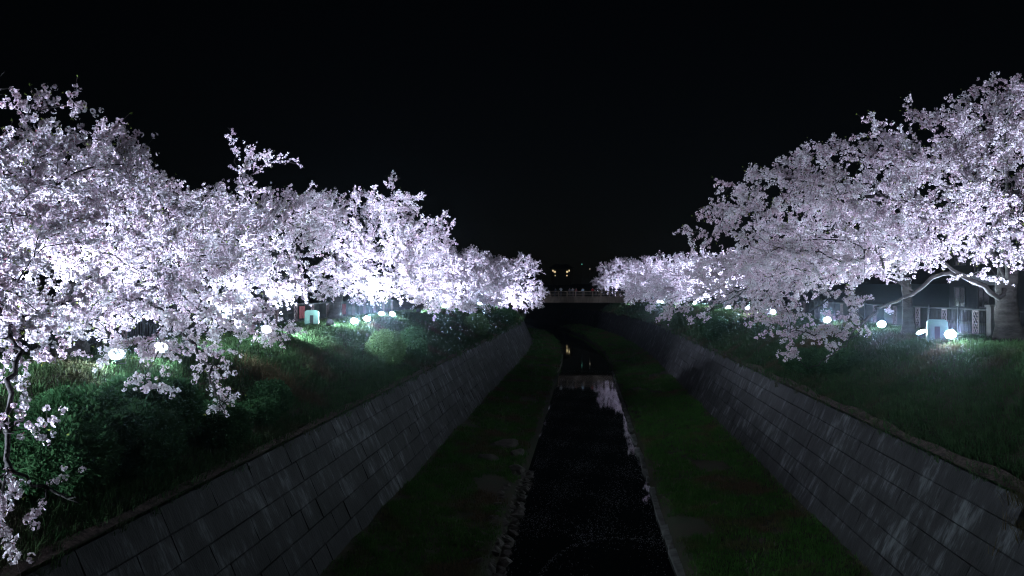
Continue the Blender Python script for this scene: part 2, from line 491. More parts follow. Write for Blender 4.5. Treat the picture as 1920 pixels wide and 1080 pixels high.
# ---------------------------------------------------------------- grass
M_GRASS = leafy('bank grass', (0.042, 0.092, 0.038), (0.076, 0.132, 0.058), 0.35, (0.105, 0.085, 0.055), 0.33, 0.60)
M_GRASS_LOW = leafy('stream side grass', (0.055, 0.150, 0.038), (0.095, 0.205, 0.050), 0.35, (0.15, 0.11, 0.072), 0.42, 0.58)
M_STRAW = leafy('dry straw', (0.085, 0.068, 0.038), (0.13, 0.10, 0.058), 0.25)
def tuft(name, seed, n, h, spread, m):
    mb = MB(); r = random.Random(seed)
    for i in range(n):
        a = r.uniform(0, 6.283); d = spread * math.sqrt(r.random()); b = Vector((math.cos(a) * d, math.sin(a) * d, -0.03))
        a2 = a + r.uniform(-1.2, 1.2); lean = r.uniform(.1, .75); hh = h * r.uniform(.55, 1.15)
        o = Vector((math.cos(a2), math.sin(a2), 0)); s = Vector((-o.y, o.x, 0)) * r.uniform(.006, .011)
        p1 = b + Vector((0, 0, hh * .55)) + o * hh * lean * .3; p2 = b + Vector((0, 0, hh * (1 - lean * .25))) + o * hh * lean
        mb.raw([b - s, b + s, p1 + s * .8, p1 - s * .8, p2], [(0, 1, 2, 3), (3, 2, 4)])
    return mb.mesh(name, m)
T_BANK = [tuft('grass_tuft', 100 + i, 18, .22, .20, M_GRASS) for i in range(5)]
T_LOW = [tuft('low_grass_tuft', 120 + i, 18, .16, .20, M_GRASS_LOW) for i in range(4)]
T_STRAW = [tuft('straw_tuft', 140 + i, 24, .55, .20, M_STRAW) for i in range(3)]
nr = np.random.RandomState(9)
def grass_field(name, label, u0, u1, y0, y1, d0, key, src, seed, base=1.0, bare=0.0):
    r = random.Random(seed); P, Ro, S, I = [], [], [], []
    y = y0
    while y < y1:
        g = 1.0 + max(0, y - 18) / 55.0                    # tufts farther off stand thinner on the ground and are larger
        step = 0.5 * g
        cnt = int((u1 - u0) * step * d0 / g ** 2 + r.random())
        for _ in range(cnt):
            yy = y + r.random() * step; u = r.uniform(u0, u1); x = u + bend(yy)
            if bare and lump(x * .7 + 3, yy * .55) > 1 - bare: continue
            P.append((x, yy, ground_z(x, yy))); Ro.append((r.uniform(-.2, .2), r.uniform(-.2, .2), r.uniform(0, 6.28)))
            S.append(base * g ** .8 * r.uniform(.6, 1.25)); I.append(r.randrange(len(src)))
        y += step
    tag(scatter(name, P, Ro, S, I, key, src), label, 'grass', kind='stuff')
    return len(P)
n1 = grass_field('grass', 'green grass on the sloping bank above the right wall', 9.10, 16.2, 10, 175, 50, 'bank', T_BANK, 1)
n2 = grass_field('grass', 'green grass on the sloping bank above the left wall', -16.5, -8.50, 10, 160, 50, 'bank', T_BANK, 2)
n3 = grass_field('grass', 'short dark grass between the stream and the right wall', 3.05, 7.55, 16, 190, 42, 'low', T_LOW, 3, 1.0, .45)
n4 = grass_field('grass', 'short dark grass between the stream and the left wall', -6.95, -3.0, 16, 170, 42, 'low', T_LOW, 4, 1.0, .45)

# ---------------------------------------------------------------- blossom sprays (sources for the crowns)
M_BARK = mat('cherry bark', (0.018, 0.015, 0.015), 0.85, (0.055, 0.048, 0.047), 2.2, 1.0, 9, stretch=(1, 1, 3.2))
M_TWIG = mat('thin twig bark', (0.055, 0.042, 0.040), 0.85)
M_PETAL = leafy('cherry petals', (0.88, 0.68, 0.79), (0.92, 0.86, 0.91), 0.26)
M_CALYX = leafy('red flower stalks', (0.42, 0.12, 0.16), (0.50, 0.24, 0.26), 0.2)
M_YOUNG = leafy('young bronze leaves', (0.16, 0.22, 0.05), (0.26, 0.30, 0.08), 0.4)
SPRAY_MATS = [M_PETAL, M_CALYX, M_TWIG, M_YOUNG]

def frame(d):
    d = d.normalized(); a = d.cross(Vector((.2, .3, .93)))
    if a.length < 1e-3: a = d.cross(Vector((1, 0, 0)))
    a.normalize(); return a, d.cross(a), d

def flower(mb, c, d, rad, r, lod):
    a, b, n = frame(d); ph = r.uniform(0, 6.28)
    if lod == 0:
        for k in range(5):
            an = ph + k * 1.2566
            e = a * math.cos(an) + b * math.sin(an); s = -a * math.sin(an) + b * math.cos(an)
            cup = r.uniform(.15, .5)
            m_ = c + e * rad * .62 + n * rad * cup * .55
            mb.raw([c, m_ - s * rad * .42, c + e * rad + n * rad * cup, m_ + s * rad * .42], [(0, 1, 2, 3)], 0)
        mb.raw([c - n * rad * .5, c + a * rad * .16 - n * .002, c - a * rad * .1 + b * rad * .15 - n * .002, c - a * rad * .1 - b * rad * .15 - n * .002], [(0, 1, 2), (0, 2, 3), (0, 3, 1)], 1)
    else:
        pts = [c + (a * math.cos(ph + k * 1.57) + b * math.sin(ph + k * 1.57)) * rad + n * r.uniform(-.1, .4) * rad for k in range(4)]
        mb.raw(pts, [(0, 1, 2, 3)], 0)

def cluster(mb, c, r, lod, nf, rad, bias):
    for _ in range(nf):
        d = Vector((r.gauss(0, 1), r.gauss(0, 1), r.gauss(0, 1) - .25)) + bias
        d.normalize()
        flower(mb, c + d * r.uniform(.034, .05), (d + Vector((r.gauss(0, .2), r.gauss(0, .2), r.gauss(0, .2)))), rad * r.uniform(.85, 1.15), r, lod)
    if lod == 0 and r.random() < .35:
        d = Vector((r.gauss(0, 1), r.gauss(0, 1), r.gauss(0, 1))).normalized()
        mb.tube([c, c + d * .05, c + d * .065], [.002, .007, .002], 4, 1)

def spray(name, seed, lod):
    mb = MB(); r = random.Random(seed)
    L = r.uniform(.45, .72); curve = Vector((r.gauss(0, .12), r.gauss(0, .12), 0))
    def along(t): return Vector((0, 0, L * t)) + curve * t * t
    axes = [(along, L, .0042)]
    for k in range(r.choice((2, 3, 3))):
        t0 = r.uniform(.2, .75); d = Vector((r.gauss(0, 1), r.gauss(0, 1), .8)).normalized(); l2 = r.uniform(.12, .26)
        axes.append(((lambda t, t0=t0, d=d, l2=l2: along(t0) + d * l2 * t), l2, .003))
    for fn, ln, rr in axes:
        mb.tube([fn(0), fn(.5), fn(1)], [rr, rr * .75, rr * .4], 4 if lod == 0 else 3, 2, cap=False)
        t = .12
        while t < 1.02:
            if r.random() < .9: cluster(mb, fn(min(t, 1)) + Vector((r.gauss(0, .018), r.gauss(0, .018), 0)), r, lod, r.choice((7, 8, 9, 10)), .0255 if lod == 0 else .026, Vector((0, 0, .2)))
            t += r.uniform(.10, .155) / ln
        if lod == 0 and r.random() < .3:
            for _ in range(3):
                d = Vector((r.gauss(0, .6), r.gauss(0, .6), 1)).normalized(); a, b, n_ = frame(d); p = fn(1)
                mb.raw([p, p + d * .03 - a * .009, p + d * .06, p + d * .03 + a * .009], [(0, 1, 2, 3)], 3)
    return mb.mesh(name, SPRAY_MATS)
SPRAYS = [spray('blossom_spray', 200 + i, 0) for i in range(7)]
SPRAYS_FAR = [spray('far_blossom_spray', 300 + i, 1) for i in range(5)]

# ---------------------------------------------------------------- cherry trees
TREES = [
    dict(key='L1', base=(-13.8, 11.5, 6.4), fork=(-13.3, 11.8, 8.6), trunk_radius=0.36, seed=1, limb_cap=0.035,
         blobs=[(-9.94, 14, 10.39, 2.0, 2.0, 1.5, 1), (-10.23, 15, 11.07, 1.0, 1.2, 0.6, 0.8), (-9.22, 12.5, 9.02, 1.8, 1.8, 1.3, 1), (-8.04, 11.5, 8.06, 0.9, 1.0, 0.6, 1), (-7.52, 10.5, 7.46, 0.6, 0.6, 0.36, 0.6), (-7.16, 10.2, 6.68, 0.28, 0.3, 0.08, 0.3), (-7.05, 9.8, 6.17, 0.22, 0.3, 0.08, 0.3), (-6.43, 10.0, 5.87, 0.3, 0.2, 0.05, 0.25), (-6.94, 9.6, 5.45, 0.2, 0.2, 0.12, 0.4), (-11.42, 16, 12.42, 0.8, 0.8, 0.45, 0.45), (-11.72, 12.5, 10.46, 2.6, 2.2, 1.6, 0.5), (-10.36, 11.5, 8.28, 2.0, 1.8, 1.2, 0.5)],
         limbs=[[(-9.57, 12.5, 8.77), (-8.56, 11.6, 8.28), (-7.81, 11.0, 7.85), (-7.45, 10.6, 7.46), (-7.24, 10.2, 6.95), (-7.09, 9.9, 6.34), (-6.81, 10.0, 6.03), (-6.26, 10.0, 5.81)], [(-7.09, 9.9, 6.34), (-6.98, 9.7, 5.87), (-6.86, 9.6, 5.45)]]),
    dict(key='L2', base=(-15.2, 24, 6.4), fork=(-14.6, 23.6, 8.6), trunk_radius=0.38, seed=2, limb_cap=0.09,
         blobs=[(-13.31, 21, 11.37, 2.3, 2.2, 1.5, 1), (-12.88, 22, 12.14, 0.9, 1.0, 0.35, 0.8), (-11.16, 20, 9.9, 2.4, 2.2, 1.6, 1), (-11.77, 18, 9.05, 2.0, 2.0, 1.4, 1), (-10.34, 20, 8.73, 2.2, 2.0, 1.3, 1), (-10.36, 17.5, 7.77, 1.4, 1.4, 0.6, 1), (-10.66, 23, 9.67, 2.4, 2.2, 1.5, 1), (-8.55, 19, 7.85, 1.3, 1.3, 0.7, 1), (-8.06, 20, 7.69, 0.8, 0.8, 0.5, 1), (-8.69, 17.5, 7.32, 0.8, 0.8, 0.45, 1), (-7.61, 16.8, 6.82, 0.45, 0.5, 0.4, 0.8), (-7.09, 16.2, 6.1, 0.22, 0.3, 0.25, 0.7), (-8.96, 17, 6.46, 0.28, 0.3, 0.22, 0.7), (-9.48, 17.0, 7.12, 0.7, 0.6, 0.3, 0.8), (-15.79, 21, 10.14, 2.4, 2.2, 1.6, 0.7)],
         limbs=[[(-11.7, 20, 8.07), (-10.1, 18.8, 8.16), (-8.84, 17.8, 7.65), (-7.99, 17.0, 7.13), (-7.44, 16.5, 6.59), (-7.15, 16.2, 6.25), (-6.97, 16.1, 5.91)]]),
    dict(key='L3', base=(-16.2, 37.5, 6.4), fork=(-15.4, 37, 8.6), trunk_radius=0.36, seed=3, limb_cap=None,
         blobs=[(-13.83, 34, 13.77, 0.8, 0.8, 1.4, 0.5), (-12.59, 34, 13.65, 0.7, 0.7, 0.4, 0.45), (-14.5, 34, 11.36, 2.6, 2.4, 1.6, 1), (-17.16, 35, 11.69, 2.6, 2.4, 1.3, 0.8), (-12.85, 36, 11.52, 2.6, 2.4, 1.5, 1), (-12.43, 33, 9.35, 2.4, 2.2, 1.4, 1), (-12.08, 29, 8.12, 1.5, 1.4, 1.0, 1), (-11.67, 33, 8.19, 1.1, 1.1, 0.5, 1), (-10.73, 28, 6.96, 0.8, 0.8, 0.4, 1), (-10.36, 28.5, 7.21, 0.6, 0.6, 0.3, 1)],
         limbs=[[(-13.88, 35, 11.22), (-14.05, 34, 12.68), (-14.39, 34, 14.0), (-14.66, 34, 15.1)], [(-13.79, 34.2, 13.14), (-12.81, 34, 13.76), (-11.91, 34, 13.64)]]),
    dict(key='L4', base=(-16.15, 54, 6.4), fork=(-15.9, 54, 8.7), trunk_radius=0.4, seed=4, limb_cap=None,
         blobs=[(-16.17, 52, 12.89, 2.8, 2.8, 1.7, 1), (-12.28, 52, 13.69, 2.4, 2.4, 1.3, 1), (-11.62, 51, 14.88, 0.8, 0.8, 0.5, 0.6), (-13.46, 52, 10.88, 3.3, 3, 2.0, 1), (-10.27, 52, 11.53, 2.4, 2.4, 1.7, 1), (-8.77, 51, 12.75, 0.7, 0.7, 0.25, 0.6), (-15.15, 52, 9.23, 2.4, 2.4, 1.2, 1), (-11.55, 51, 8.72, 2.6, 2.4, 1.2, 1), (-9.39, 50, 9.19, 1.8, 1.8, 1.2, 1), (-9.17, 48, 7.49, 1.1, 1.1, 0.5, 1), (-16.52, 51, 8.4, 1.6, 1.6, 0.9, 1), (-13.71, 53, 8.06, 1.6, 1.6, 0.5, 0.7)],
         limbs=[[(-14.75, 53, 8.57), (-13.79, 52, 10.22), (-13.29, 52, 11.88), (-12.45, 52, 13.85)]]),
    dict(key='L5', base=(-16.0, 82, 6.4), fork=(-15.6, 82, 8.6), trunk_radius=0.36, seed=5, limb_cap=None,
         blobs=[(-14.84, 79, 10.65, 3.6, 3.2, 2.3, 1), (-11.67, 78, 10.37, 3.0, 3.0, 2.0, 1), (-13.48, 77, 8.16, 3.2, 3, 1.5, 1), (-10.16, 76, 8.64, 2.0, 2, 1.2, 1), (-10.6, 74, 7.0, 1.0, 1, 0.5, 1), (-9.81, 79, 11.13, 1.2, 1.2, 0.8, 0.7)],
         limbs=[]),
    dict(key='L6', base=(-14.6, 103, 6.4), fork=(-14.2, 103, 8.6), trunk_radius=0.34, seed=6, limb_cap=None,
         blobs=[(-13.82, 101, 11.26, 3.2, 3, 1.9, 1), (-11.47, 100, 9.97, 3, 3, 2.2, 1), (-11.86, 98, 7.48, 2.4, 2.4, 1.4, 1), (-10.52, 100, 11.23, 1.6, 1.6, 1.4, 0.8)],
         limbs=[]),
    dict(key='L7', base=(-12.9, 126, 6.4), fork=(-12.5, 126, 8.8), trunk_radius=0.34, seed=7, limb_cap=None,
         blobs=[(-11.87, 124, 10.74, 3.4, 3.2, 2.6, 1), (-8.75, 124, 11.51, 2.4, 2.4, 2.0, 1), (-10.61, 123, 7.63, 3.2, 3, 1.9, 1), (-7.46, 122, 8.4, 2.0, 2, 1.6, 1), (-6.54, 122, 6.87, 1.0, 1, 1.0, 1), (-8.53, 121, 6.13, 1.2, 1.2, 0.8, 1), (-8.98, 124, 13.14, 0.7, 0.7, 0.5, 0.6)],
         limbs=[]),
    dict(key='R1', base=(15.4, 32.5, 6.4), fork=(15.3, 32.4, 9.2), trunk_radius=0.4, seed=11, limb_cap=None,
         blobs=[(14.53, 31, 13.87, 2.4, 2.4, 1.8, 1), (15.04, 31.5, 15.36, 1.2, 1.2, 0.7, 1), (12.43, 30, 13.0, 2.3, 2.3, 1.5, 1), (10.33, 29, 12.95, 1.7, 1.7, 1.1, 1), (10.8, 29, 14.17, 0.25, 0.3, 0.5, 0.5), (8.25, 28, 13.16, 1.0, 1.0, 0.35, 0.5), (9.32, 28.5, 13.66, 0.5, 0.5, 0.25, 0.5), (11.51, 29, 10.93, 2.5, 2.5, 1.7, 1), (8.66, 28, 11.37, 2.1, 2.1, 1.3, 1), (6.6, 27, 11.53, 1.5, 1.5, 1.0, 1), (5.79, 27, 12.03, 0.9, 0.9, 0.55, 1), (4.81, 26.5, 11.41, 0.8, 0.8, 0.5, 1.1), (4.12, 26.2, 10.81, 0.6, 0.7, 0.4, 1.1), (7.51, 28, 12.57, 1.1, 1.1, 0.6, 1), (6.84, 28, 12.75, 0.7, 0.7, 0.35, 0.7), (4.95, 26, 10.71, 1.3, 1.3, 0.8, 1), (3.93, 26, 10.32, 0.8, 0.8, 0.6, 1), (3.32, 25.5, 9.97, 0.4, 0.5, 0.35, 0.7), (6.0, 26.5, 9.61, 1.7, 1.6, 0.9, 1), (13.44, 28.5, 10.36, 1.9, 1.9, 1.4, 1), (9.15, 28, 9.59, 1.9, 1.8, 0.9, 1), (12.11, 27, 8.8, 0.9, 0.9, 0.3, 0.5), (7.73, 26, 8.16, 0.9, 0.9, 0.5, 0.8), (6.4, 25, 7.94, 1.1, 1.0, 0.5, 0.8), (5.25, 24.5, 8.18, 0.6, 0.6, 0.4, 0.7), (5.43, 24, 7.45, 0.35, 0.4, 0.35, 0.5), (6.66, 23.8, 7.03, 0.4, 0.4, 0.25, 0.4), (7.52, 24.8, 7.57, 0.4, 0.4, 0.25, 0.5), (5.42, 26, 7.53, 0.6, 0.6, 0.3, 0.5), (6.0, 24.6, 7.2, 0.5, 0.5, 0.28, 0.4), (4.89, 26.5, 7.75, 0.6, 0.6, 0.3, 0.5), (6.77, 25, 7.49, 0.5, 0.5, 0.3, 0.5), (5.62, 23.6, 6.67, 0.35, 0.35, 0.12, 0.25), (17.6, 31, 12.35, 2.6, 2.6, 2.0, 0.5)],
         limbs=[[(14.66, 31.8, 8.11), (13.9, 31.2, 8.59), (12.8, 30.5, 8.95), (11.55, 30, 9.75), (10.5, 29.5, 10.54), (9.48, 29, 11.38)], [(12.8, 30.5, 8.95), (11.77, 29.8, 8.88), (10.81, 29, 8.38), (9.87, 28.2, 8.04), (9.02, 27.4, 7.82), (8.38, 26.6, 7.32), (7.46, 25.4, 6.81), (6.73, 24.6, 6.53), (6.07, 24, 6.25)], [(8.92, 27.3, 7.74), (7.88, 26, 7.22), (7.0, 24.5, 6.76)]]),
    dict(key='R2', base=(14.25, 39, 6.4), fork=(14.1, 39, 9.0), trunk_radius=0.23, seed=12, limb_cap=None,
         blobs=[(11.75, 38, 11.74, 2.4, 2.4, 1.5, 1), (9.28, 38, 10.6, 2.4, 2.4, 1.4, 1), (13.09, 38, 10.12, 2.0, 2.0, 1.2, 1), (10.35, 37, 9.41, 2.2, 2.0, 0.9, 1), (7.5, 36, 8.95, 1.8, 1.8, 1.0, 1), (6.68, 34, 7.88, 0.9, 0.9, 0.5, 1), (8.79, 36, 8.4, 1.2, 1.2, 0.4, 0.7)],
         limbs=[]),
    dict(key='R3', base=(15.4, 57, 6.4), fork=(15.0, 57, 8.8), trunk_radius=0.34, seed=13, limb_cap=None,
         blobs=[(10.8, 55, 9.92, 3.0, 3, 1.3, 1), (8.18, 53, 9.21, 2.4, 2.4, 1.3, 1), (12.77, 55, 10.25, 2.6, 2.6, 1.5, 1), (6.5, 50, 8.18, 1.2, 1.2, 0.7, 1), (4.86, 46, 7.35, 0.9, 0.9, 0.5, 1), (8.65, 52, 7.92, 1.6, 1.6, 0.6, 1), (3.93, 45, 7.15, 0.5, 0.5, 0.3, 0.8), (5.72, 44, 7.05, 0.7, 0.6, 0.25, 0.6)],
         limbs=[]),
    dict(key='R4', base=(15.6, 79, 6.4), fork=(15.2, 79, 8.8), trunk_radius=0.34, seed=14, limb_cap=None,
         blobs=[(11.09, 78, 10.32, 3.4, 3.2, 1.7, 1), (8.5, 76, 9.34, 2.8, 2.8, 1.8, 1), (14.09, 79, 10.58, 3.0, 3, 1.5, 1), (6.7, 74, 8.17, 1.8, 1.8, 1.2, 1), (5.63, 72, 7.29, 1.0, 1, 0.6, 1), (9.88, 76, 8.4, 2.2, 2.2, 0.9, 1)],
         limbs=[]),
    dict(key='R5', base=(14.6, 103, 6.4), fork=(14.2, 103, 8.8), trunk_radius=0.34, seed=15, limb_cap=None,
         blobs=[(10.48, 102, 10.6, 3.2, 3.2, 2.2, 1), (7.83, 100, 9.45, 2.8, 2.8, 1.9, 1), (12.46, 103, 10.94, 2.6, 2.6, 1.8, 1), (6.47, 98, 8.1, 1.6, 1.6, 1.2, 1)],
         limbs=[]),
    dict(key='R6', base=(12.6, 126, 6.4), fork=(12.3, 126, 8.8), trunk_radius=0.34, seed=16, limb_cap=None,
         blobs=[(8.95, 124, 11.09, 3.4, 3.4, 2.2, 1), (6.99, 123, 9.16, 2.6, 2.6, 1.6, 1), (6.13, 121, 7.65, 1.5, 1.5, 0.9, 1)],
         limbs=[]),
    dict(key='R7', base=(9.5, 168, 6.4), fork=(9.1, 168, 8.8), trunk_radius=0.34, seed=17, limb_cap=None,
         blobs=[(6.88, 166, 12.01, 3.8, 3.6, 2.8, 1), (4.29, 165, 9.94, 3.2, 3, 2.0, 1), (3.07, 165, 12.5, 1.8, 1.8, 1.0, 0.6), (9.49, 167, 11.5, 3, 3, 2.6, 1)],
         limbs=[]),
]
LABELS = {
    'L1': 'nearest cherry tree on the left, its pink-white branches hanging down the picture edge',
    'L2': 'large cherry tree over the big dark left shrub, with a long drooping branch tip',
    'L3': 'cherry tree on the left bank with a tall thin blossom spire against the sky',
    'L4': 'brilliantly lit cherry tree on the left bank with a thick leaning trunk before the fence',
    'L5': 'white-lit cherry tree on the left bank right behind the small round bush',
    'L6': 'cherry tree on the left bank between the white-lit one and the last rounded one',
    'L7': 'rounded lilac cherry tree last on the left bank, hiding the left bridge end',
    'R1': 'large cherry tree at the right picture edge with thick dark trunk and broad spreading crown',
    'R2': 'cherry tree with slim pale lit trunk beside the right fence',
    'R3': 'cherry tree on the right bank with low branches trailing over the right wall',
    'R4': 'cherry tree on the right bank above the pair of small lit floodlights',
    'R5': 'cherry tree on the right bank between the low trailing one and the bridge',
    'R6': 'last cherry tree before the bridge on the right bank',
    'R7': 'white-lit cherry tree behind the people at the right end of the bridge',
}

def grow(t):
    """a skeleton: trunk, given limbs, then every crown point tied to the nearest cheap node"""
    r = random.Random(t['seed'] * 17 + 3); base, fork = Vector(t['base']), Vector(t['fork'])
    far = base.y > 70
    P, par = [], []
    def add(p, q): P.append(Vector(p)); par.append(q); return len(P) - 1
    nt = 6; last = -1; off = Vector((r.uniform(-.12, .12), r.uniform(-.12, .12), 0))
    for i in range(nt):
        f = i / (nt - 1); last = add(base.lerp(fork, f) + off * math.sin(f * math.pi) + Vector((0, 0, -0.15 if i == 0 else 0)), last)
    n_trunk = len(P)
    def limb(pts, start):
        q = start
        for k in range(len(pts)): q = add(pts[k], q)
    def smooth(pts, step=.5):
        out = []; Q = [pts[0]] + list(pts) + [pts[-1]]; fine = [pts[0]]
        for k in range(1, len(Q) - 2):                       # a soft curve through the given points
            p0, p1, p2, p3 = Q[k - 1:k + 3]
            for s in (.25, .5, .75, 1):
                fine.append(.5 * (2 * p1 + (p2 - p0) * s + (2 * p0 - 5 * p1 + 4 * p2 - p3) * s * s + (3 * p1 - p0 - 3 * p2 + p3) * s ** 3))
        pts = fine
        for a, b in zip(pts, pts[1:]):
            n = max(1, int((b - a).length / step))
            for k in range(1, n + 1):
                out.append(a.lerp(b, k / n) + Vector((r.gauss(0, .035), r.gauss(0, .035), r.gauss(0, .035))))
        return out
    for pl in t['limbs']:
        pl = [Vector(p) for p in pl]
        j = min(range(2, len(P)), key=lambda i: (P[i] - pl[0]).length + (0 if i >= n_trunk else abs(i - (n_trunk - 2)) * .3))
        limb(smooth([P[j]] + pl), j)
    cen = Vector((0, 0, 0)); tw = 0
    for b in t['blobs']:
        w = b[3] * b[4] * b[5]; cen += Vector(b[:3]) * w; tw += w
    cen /= tw
    big = sorted(t['blobs'], key=lambda b: -(b[3] * b[4] * b[5]))[:7]
    for b in big:
        c = Vector(b[:3]); d = c - fork
        q = P[n_trunk - 1] if r.random() < .7 else P[n_trunk - 2]
        ctrl = q + Vector((d.x * .38, d.y * .38, d.z * .5 + .9 + abs(d.length) * .06))
        n = max(3, int(d.length / .5)); pts = []
        for k in range(1, n + 1):
            s = k / n
            pts.append(q * (1 - s) ** 2 + ctrl * 2 * s * (1 - s) + c * s * s + Vector((r.gauss(0, .06), r.gauss(0, .06), r.gauss(0, .06))) * (1 if k < n else 0))
        limb(pts, n_trunk - 1 if q is P[n_trunk - 1] else n_trunk - 2)
    # crown points
    A = []
    for b in t['blobs']:
        n = max(5, int((2.5 if not far else 1.4) * b[6] * 4.19 * b[3] * b[4] * b[5] ) )
        for _ in range(n):
            d = Vector((r.gauss(0, 1), r.gauss(0, 1), r.gauss(0, 1))).normalized() * (r.random() ** .40)
            A.append((b[0] + d.x * b[3], b[1] + d.y * b[4], b[2] + d.z * b[5]))
    A = np.array(A)
    def path_len():
        L = [0.0] * len(P)
        for i in range(1, len(P)):
            if par[i] >= 0: L[i] = L[par[i]] + (P[i] - P[par[i]]).length
        return L
    PLn = path_len()
    N = np.array([tuple(p) for p in P]); L = np.array(PLn); L[:n_trunk - 1] = 99
    bf = 0.35
    D = np.linalg.norm(A[:, None, :] - N[None], axis=2)
    C = D + bf * L[None]
    best = C.argmin(1); bc = C.min(1); alive = np.ones(len(A), bool)
    for _ in range(len(A)):
        i = int(np.where(alive, bc, 1e9).argmin()); alive[i] = False
        j = int(best[i]); p, q = Vector(A[i]), P[j]
        d = (p - q).length
        if d > .6:
            mid = q.lerp(p, .5) + Vector((r.gauss(0, .07), r.gauss(0, .07), r.gauss(0, .05) + .05 * d)) * min(1, d)
            j2 = add(mid, j); PLn.append(PLn[j] + d * .5); k = add(p, j2); PLn.append(PLn[j] + d); new = [j2, k]
        else:
            k = add(p, j); PLn.append(PLn[j] + d); new = [k]
        for k in new:
            c = np.linalg.norm(A - np.array(tuple(P[k])), axis=1) + bf * PLn[k]
            up = alive & (c < bc); bc[up] = c[up]; best[up] = k
    return P, par, n_trunk, cen, r, far

def basis_rot(d, roll):
    d = d.normalized()
    q = d.to_track_quat('Z', 'Y') @ Euler((0, 0, roll)).to_quaternion()
    return tuple(q.to_euler())

def cherry_tree(t):
    P, par, n_trunk, cen, r, far = grow(t)
    n = len(P); kids = [[] for _ in range(n)]
    for i, p in enumerate(par):
        if p >= 0: kids[p].append(i)
    tip = .006; e = 2.25; rad = [0.0] * n
    for i in range(n - 1, -1, -1):
        rad[i] = (sum(rad[c] ** e for c in kids[i]) + (tip * .55) ** e) ** (1 / e) if kids[i] else tip
    k = t['trunk_radius'] * .86 / rad[n_trunk - 1]
    for i in range(n):
        s = min(1.0, rad[i] / rad[n_trunk - 1]); rad[i] *= 1 + (k - 1) * s ** .8
    cap = t.get('limb_cap')
    if cap:
        for i in range(n_trunk, n): rad[i] = min(rad[i], cap)
    for i in range(n_trunk): rad[i] = t['trunk_radius'] * (1.42 if i == 0 else 1.08 if i == 1 else 1.0 - .035 * i)
    root = thing('cherry_tree', LABELS[t['key']], 'tree', t['base'], 0, 'blossoming cherry trees along the banks')
    org = Vector(t['base'])
    # chains
    done = [False] * n; twigs = MB()
    starts = [(0, -1)]
    while starts:
        s, p = starts.pop()
        ch = [s]; i = s
        while kids[i]:
            c = max(kids[i], key=lambda q: rad[q] + (9 if q < n_trunk else 0))
            if i == n_trunk - 1 and s == 0:
                break
            for q in kids[i]:
                if q != c: starts.append((q, i))
            ch.append(c); i = c
        if s == 0:
            for q in kids[n_trunk - 1]: starts.append((q, n_trunk - 1))
        pts = ([P[p]] if p >= 0 else []) + [P[q] for q in ch]
        rs = ([min(rad[p], rad[ch[0]] * 1.25)] if p >= 0 else []) + [rad[q] for q in ch]
        pts = [q - org for q in pts]
        if s == 0:
            mb = MB(); tp, trr = [], []
            for (a, ra), (b, rb) in zip(zip(pts, rs), zip(pts[1:], rs[1:])):
                for k in range(5): tp.append(a.lerp(b, k / 5)); trr.append(ra + (rb - ra) * k / 5)
            tp.append(pts[-1]); trr.append(rs[-1]); mb.tube(tp, trr, 18)
            sd = t['seed']
            for q, v in enumerate(mb.v):                      # fluted, knotty surface, roots spreading at the foot
                ring = min(q // 18, len(tp) - 1); c = tp[ring]; an = 2 * math.pi * (q % 18) / 18; z = c.z
                k = 1 + .07 * math.sin(3 * an + z * .9 + sd) + .05 * math.sin(5 * an - z * 1.7) + .035 * math.sin(z * 7 + 2 * an + sd) + .03 * math.sin(z * 17 + sd)
                k += max(0, .55 - z) * .7 * (.5 + .5 * math.sin(4 * an + sd))
                mb.v[q] = tuple(c + (Vector(v) - c) * k)
            tr_ob = mb.build('trunk', M_BARK, root, True)
        elif max(rs) > .05 and not far:
            mb = MB(); mb.tube(pts, rs, 8); mb.build('limb', M_BARK, root, True)
        else:
            twigs.tube(pts, rs, 5 if not far else 4, cap=False)
    o = twigs.build('twigs', M_BARK, root, True); o['kind'] = 'stuff'
    # blossom sprays on the thin wood
    E, W = [], []
    for i in range(n_trunk, n):
        if rad[i] < (.05 if not far else .09):
            d = P[i] - P[par[i]]
            if d.length > .02:
                mid = (P[i] + P[par[i]]) / 2
                ins = max((b[6] for b in t['blobs'] if ((mid.x - b[0]) / (b[3] + .15)) ** 2 + ((mid.y - b[1]) / (b[4] + .15)) ** 2 + ((mid.z - b[2]) / (b[5] + .15)) ** 2 < 1), default=.06)
                E.append(i); W.append(d.length * ins)
    vol = sum(4.19 * b[3] * b[4] * b[5] * b[6] for b in t['blobs'])
    dens = (10.5 if not far else 7)
    ns = int(vol * dens) + 60
    picks = r.choices(E, W, k=ns); src = SPRAYS if not far else SPRAYS_FAR
    pts, ro, sc, ix = [], [], [], []
    for i in picks:
        a, b = P[par[i]], P[i]; f = r.random(); ed = (b - a).normalized()
        p = a.lerp(b, f) + Vector((r.gauss(0, .05), r.gauss(0, .05), r.gauss(0, .05)))
        outw = (p - cen); outw.z *= .7; outw = outw.normalized() if outw.length > .1 else ed
        d = ed * .8 + outw * .35 + Vector((r.gauss(0, .62), r.gauss(0, .62), r.gauss(0, .5) + .05))
        pts.append(p - org); ro.append(basis_rot(d, r.uniform(0, 6.28)))
        sc.append(r.uniform(.7, 1.2) * (1.0 if not far else 1.35)); ix.append(r.randrange(len(src)))
    scatter('crown', pts, ro, sc, ix, 'near' if not far else 'far', src, root, SPRAY_MATS)['kind'] = 'stuff'
    return ns, len(P)
tot = 0
for t in TREES:
    q = cherry_tree(t); tot += q[0]
print('SPRAYS', tot, 'TUFTS', n1, n2, n3, n4)

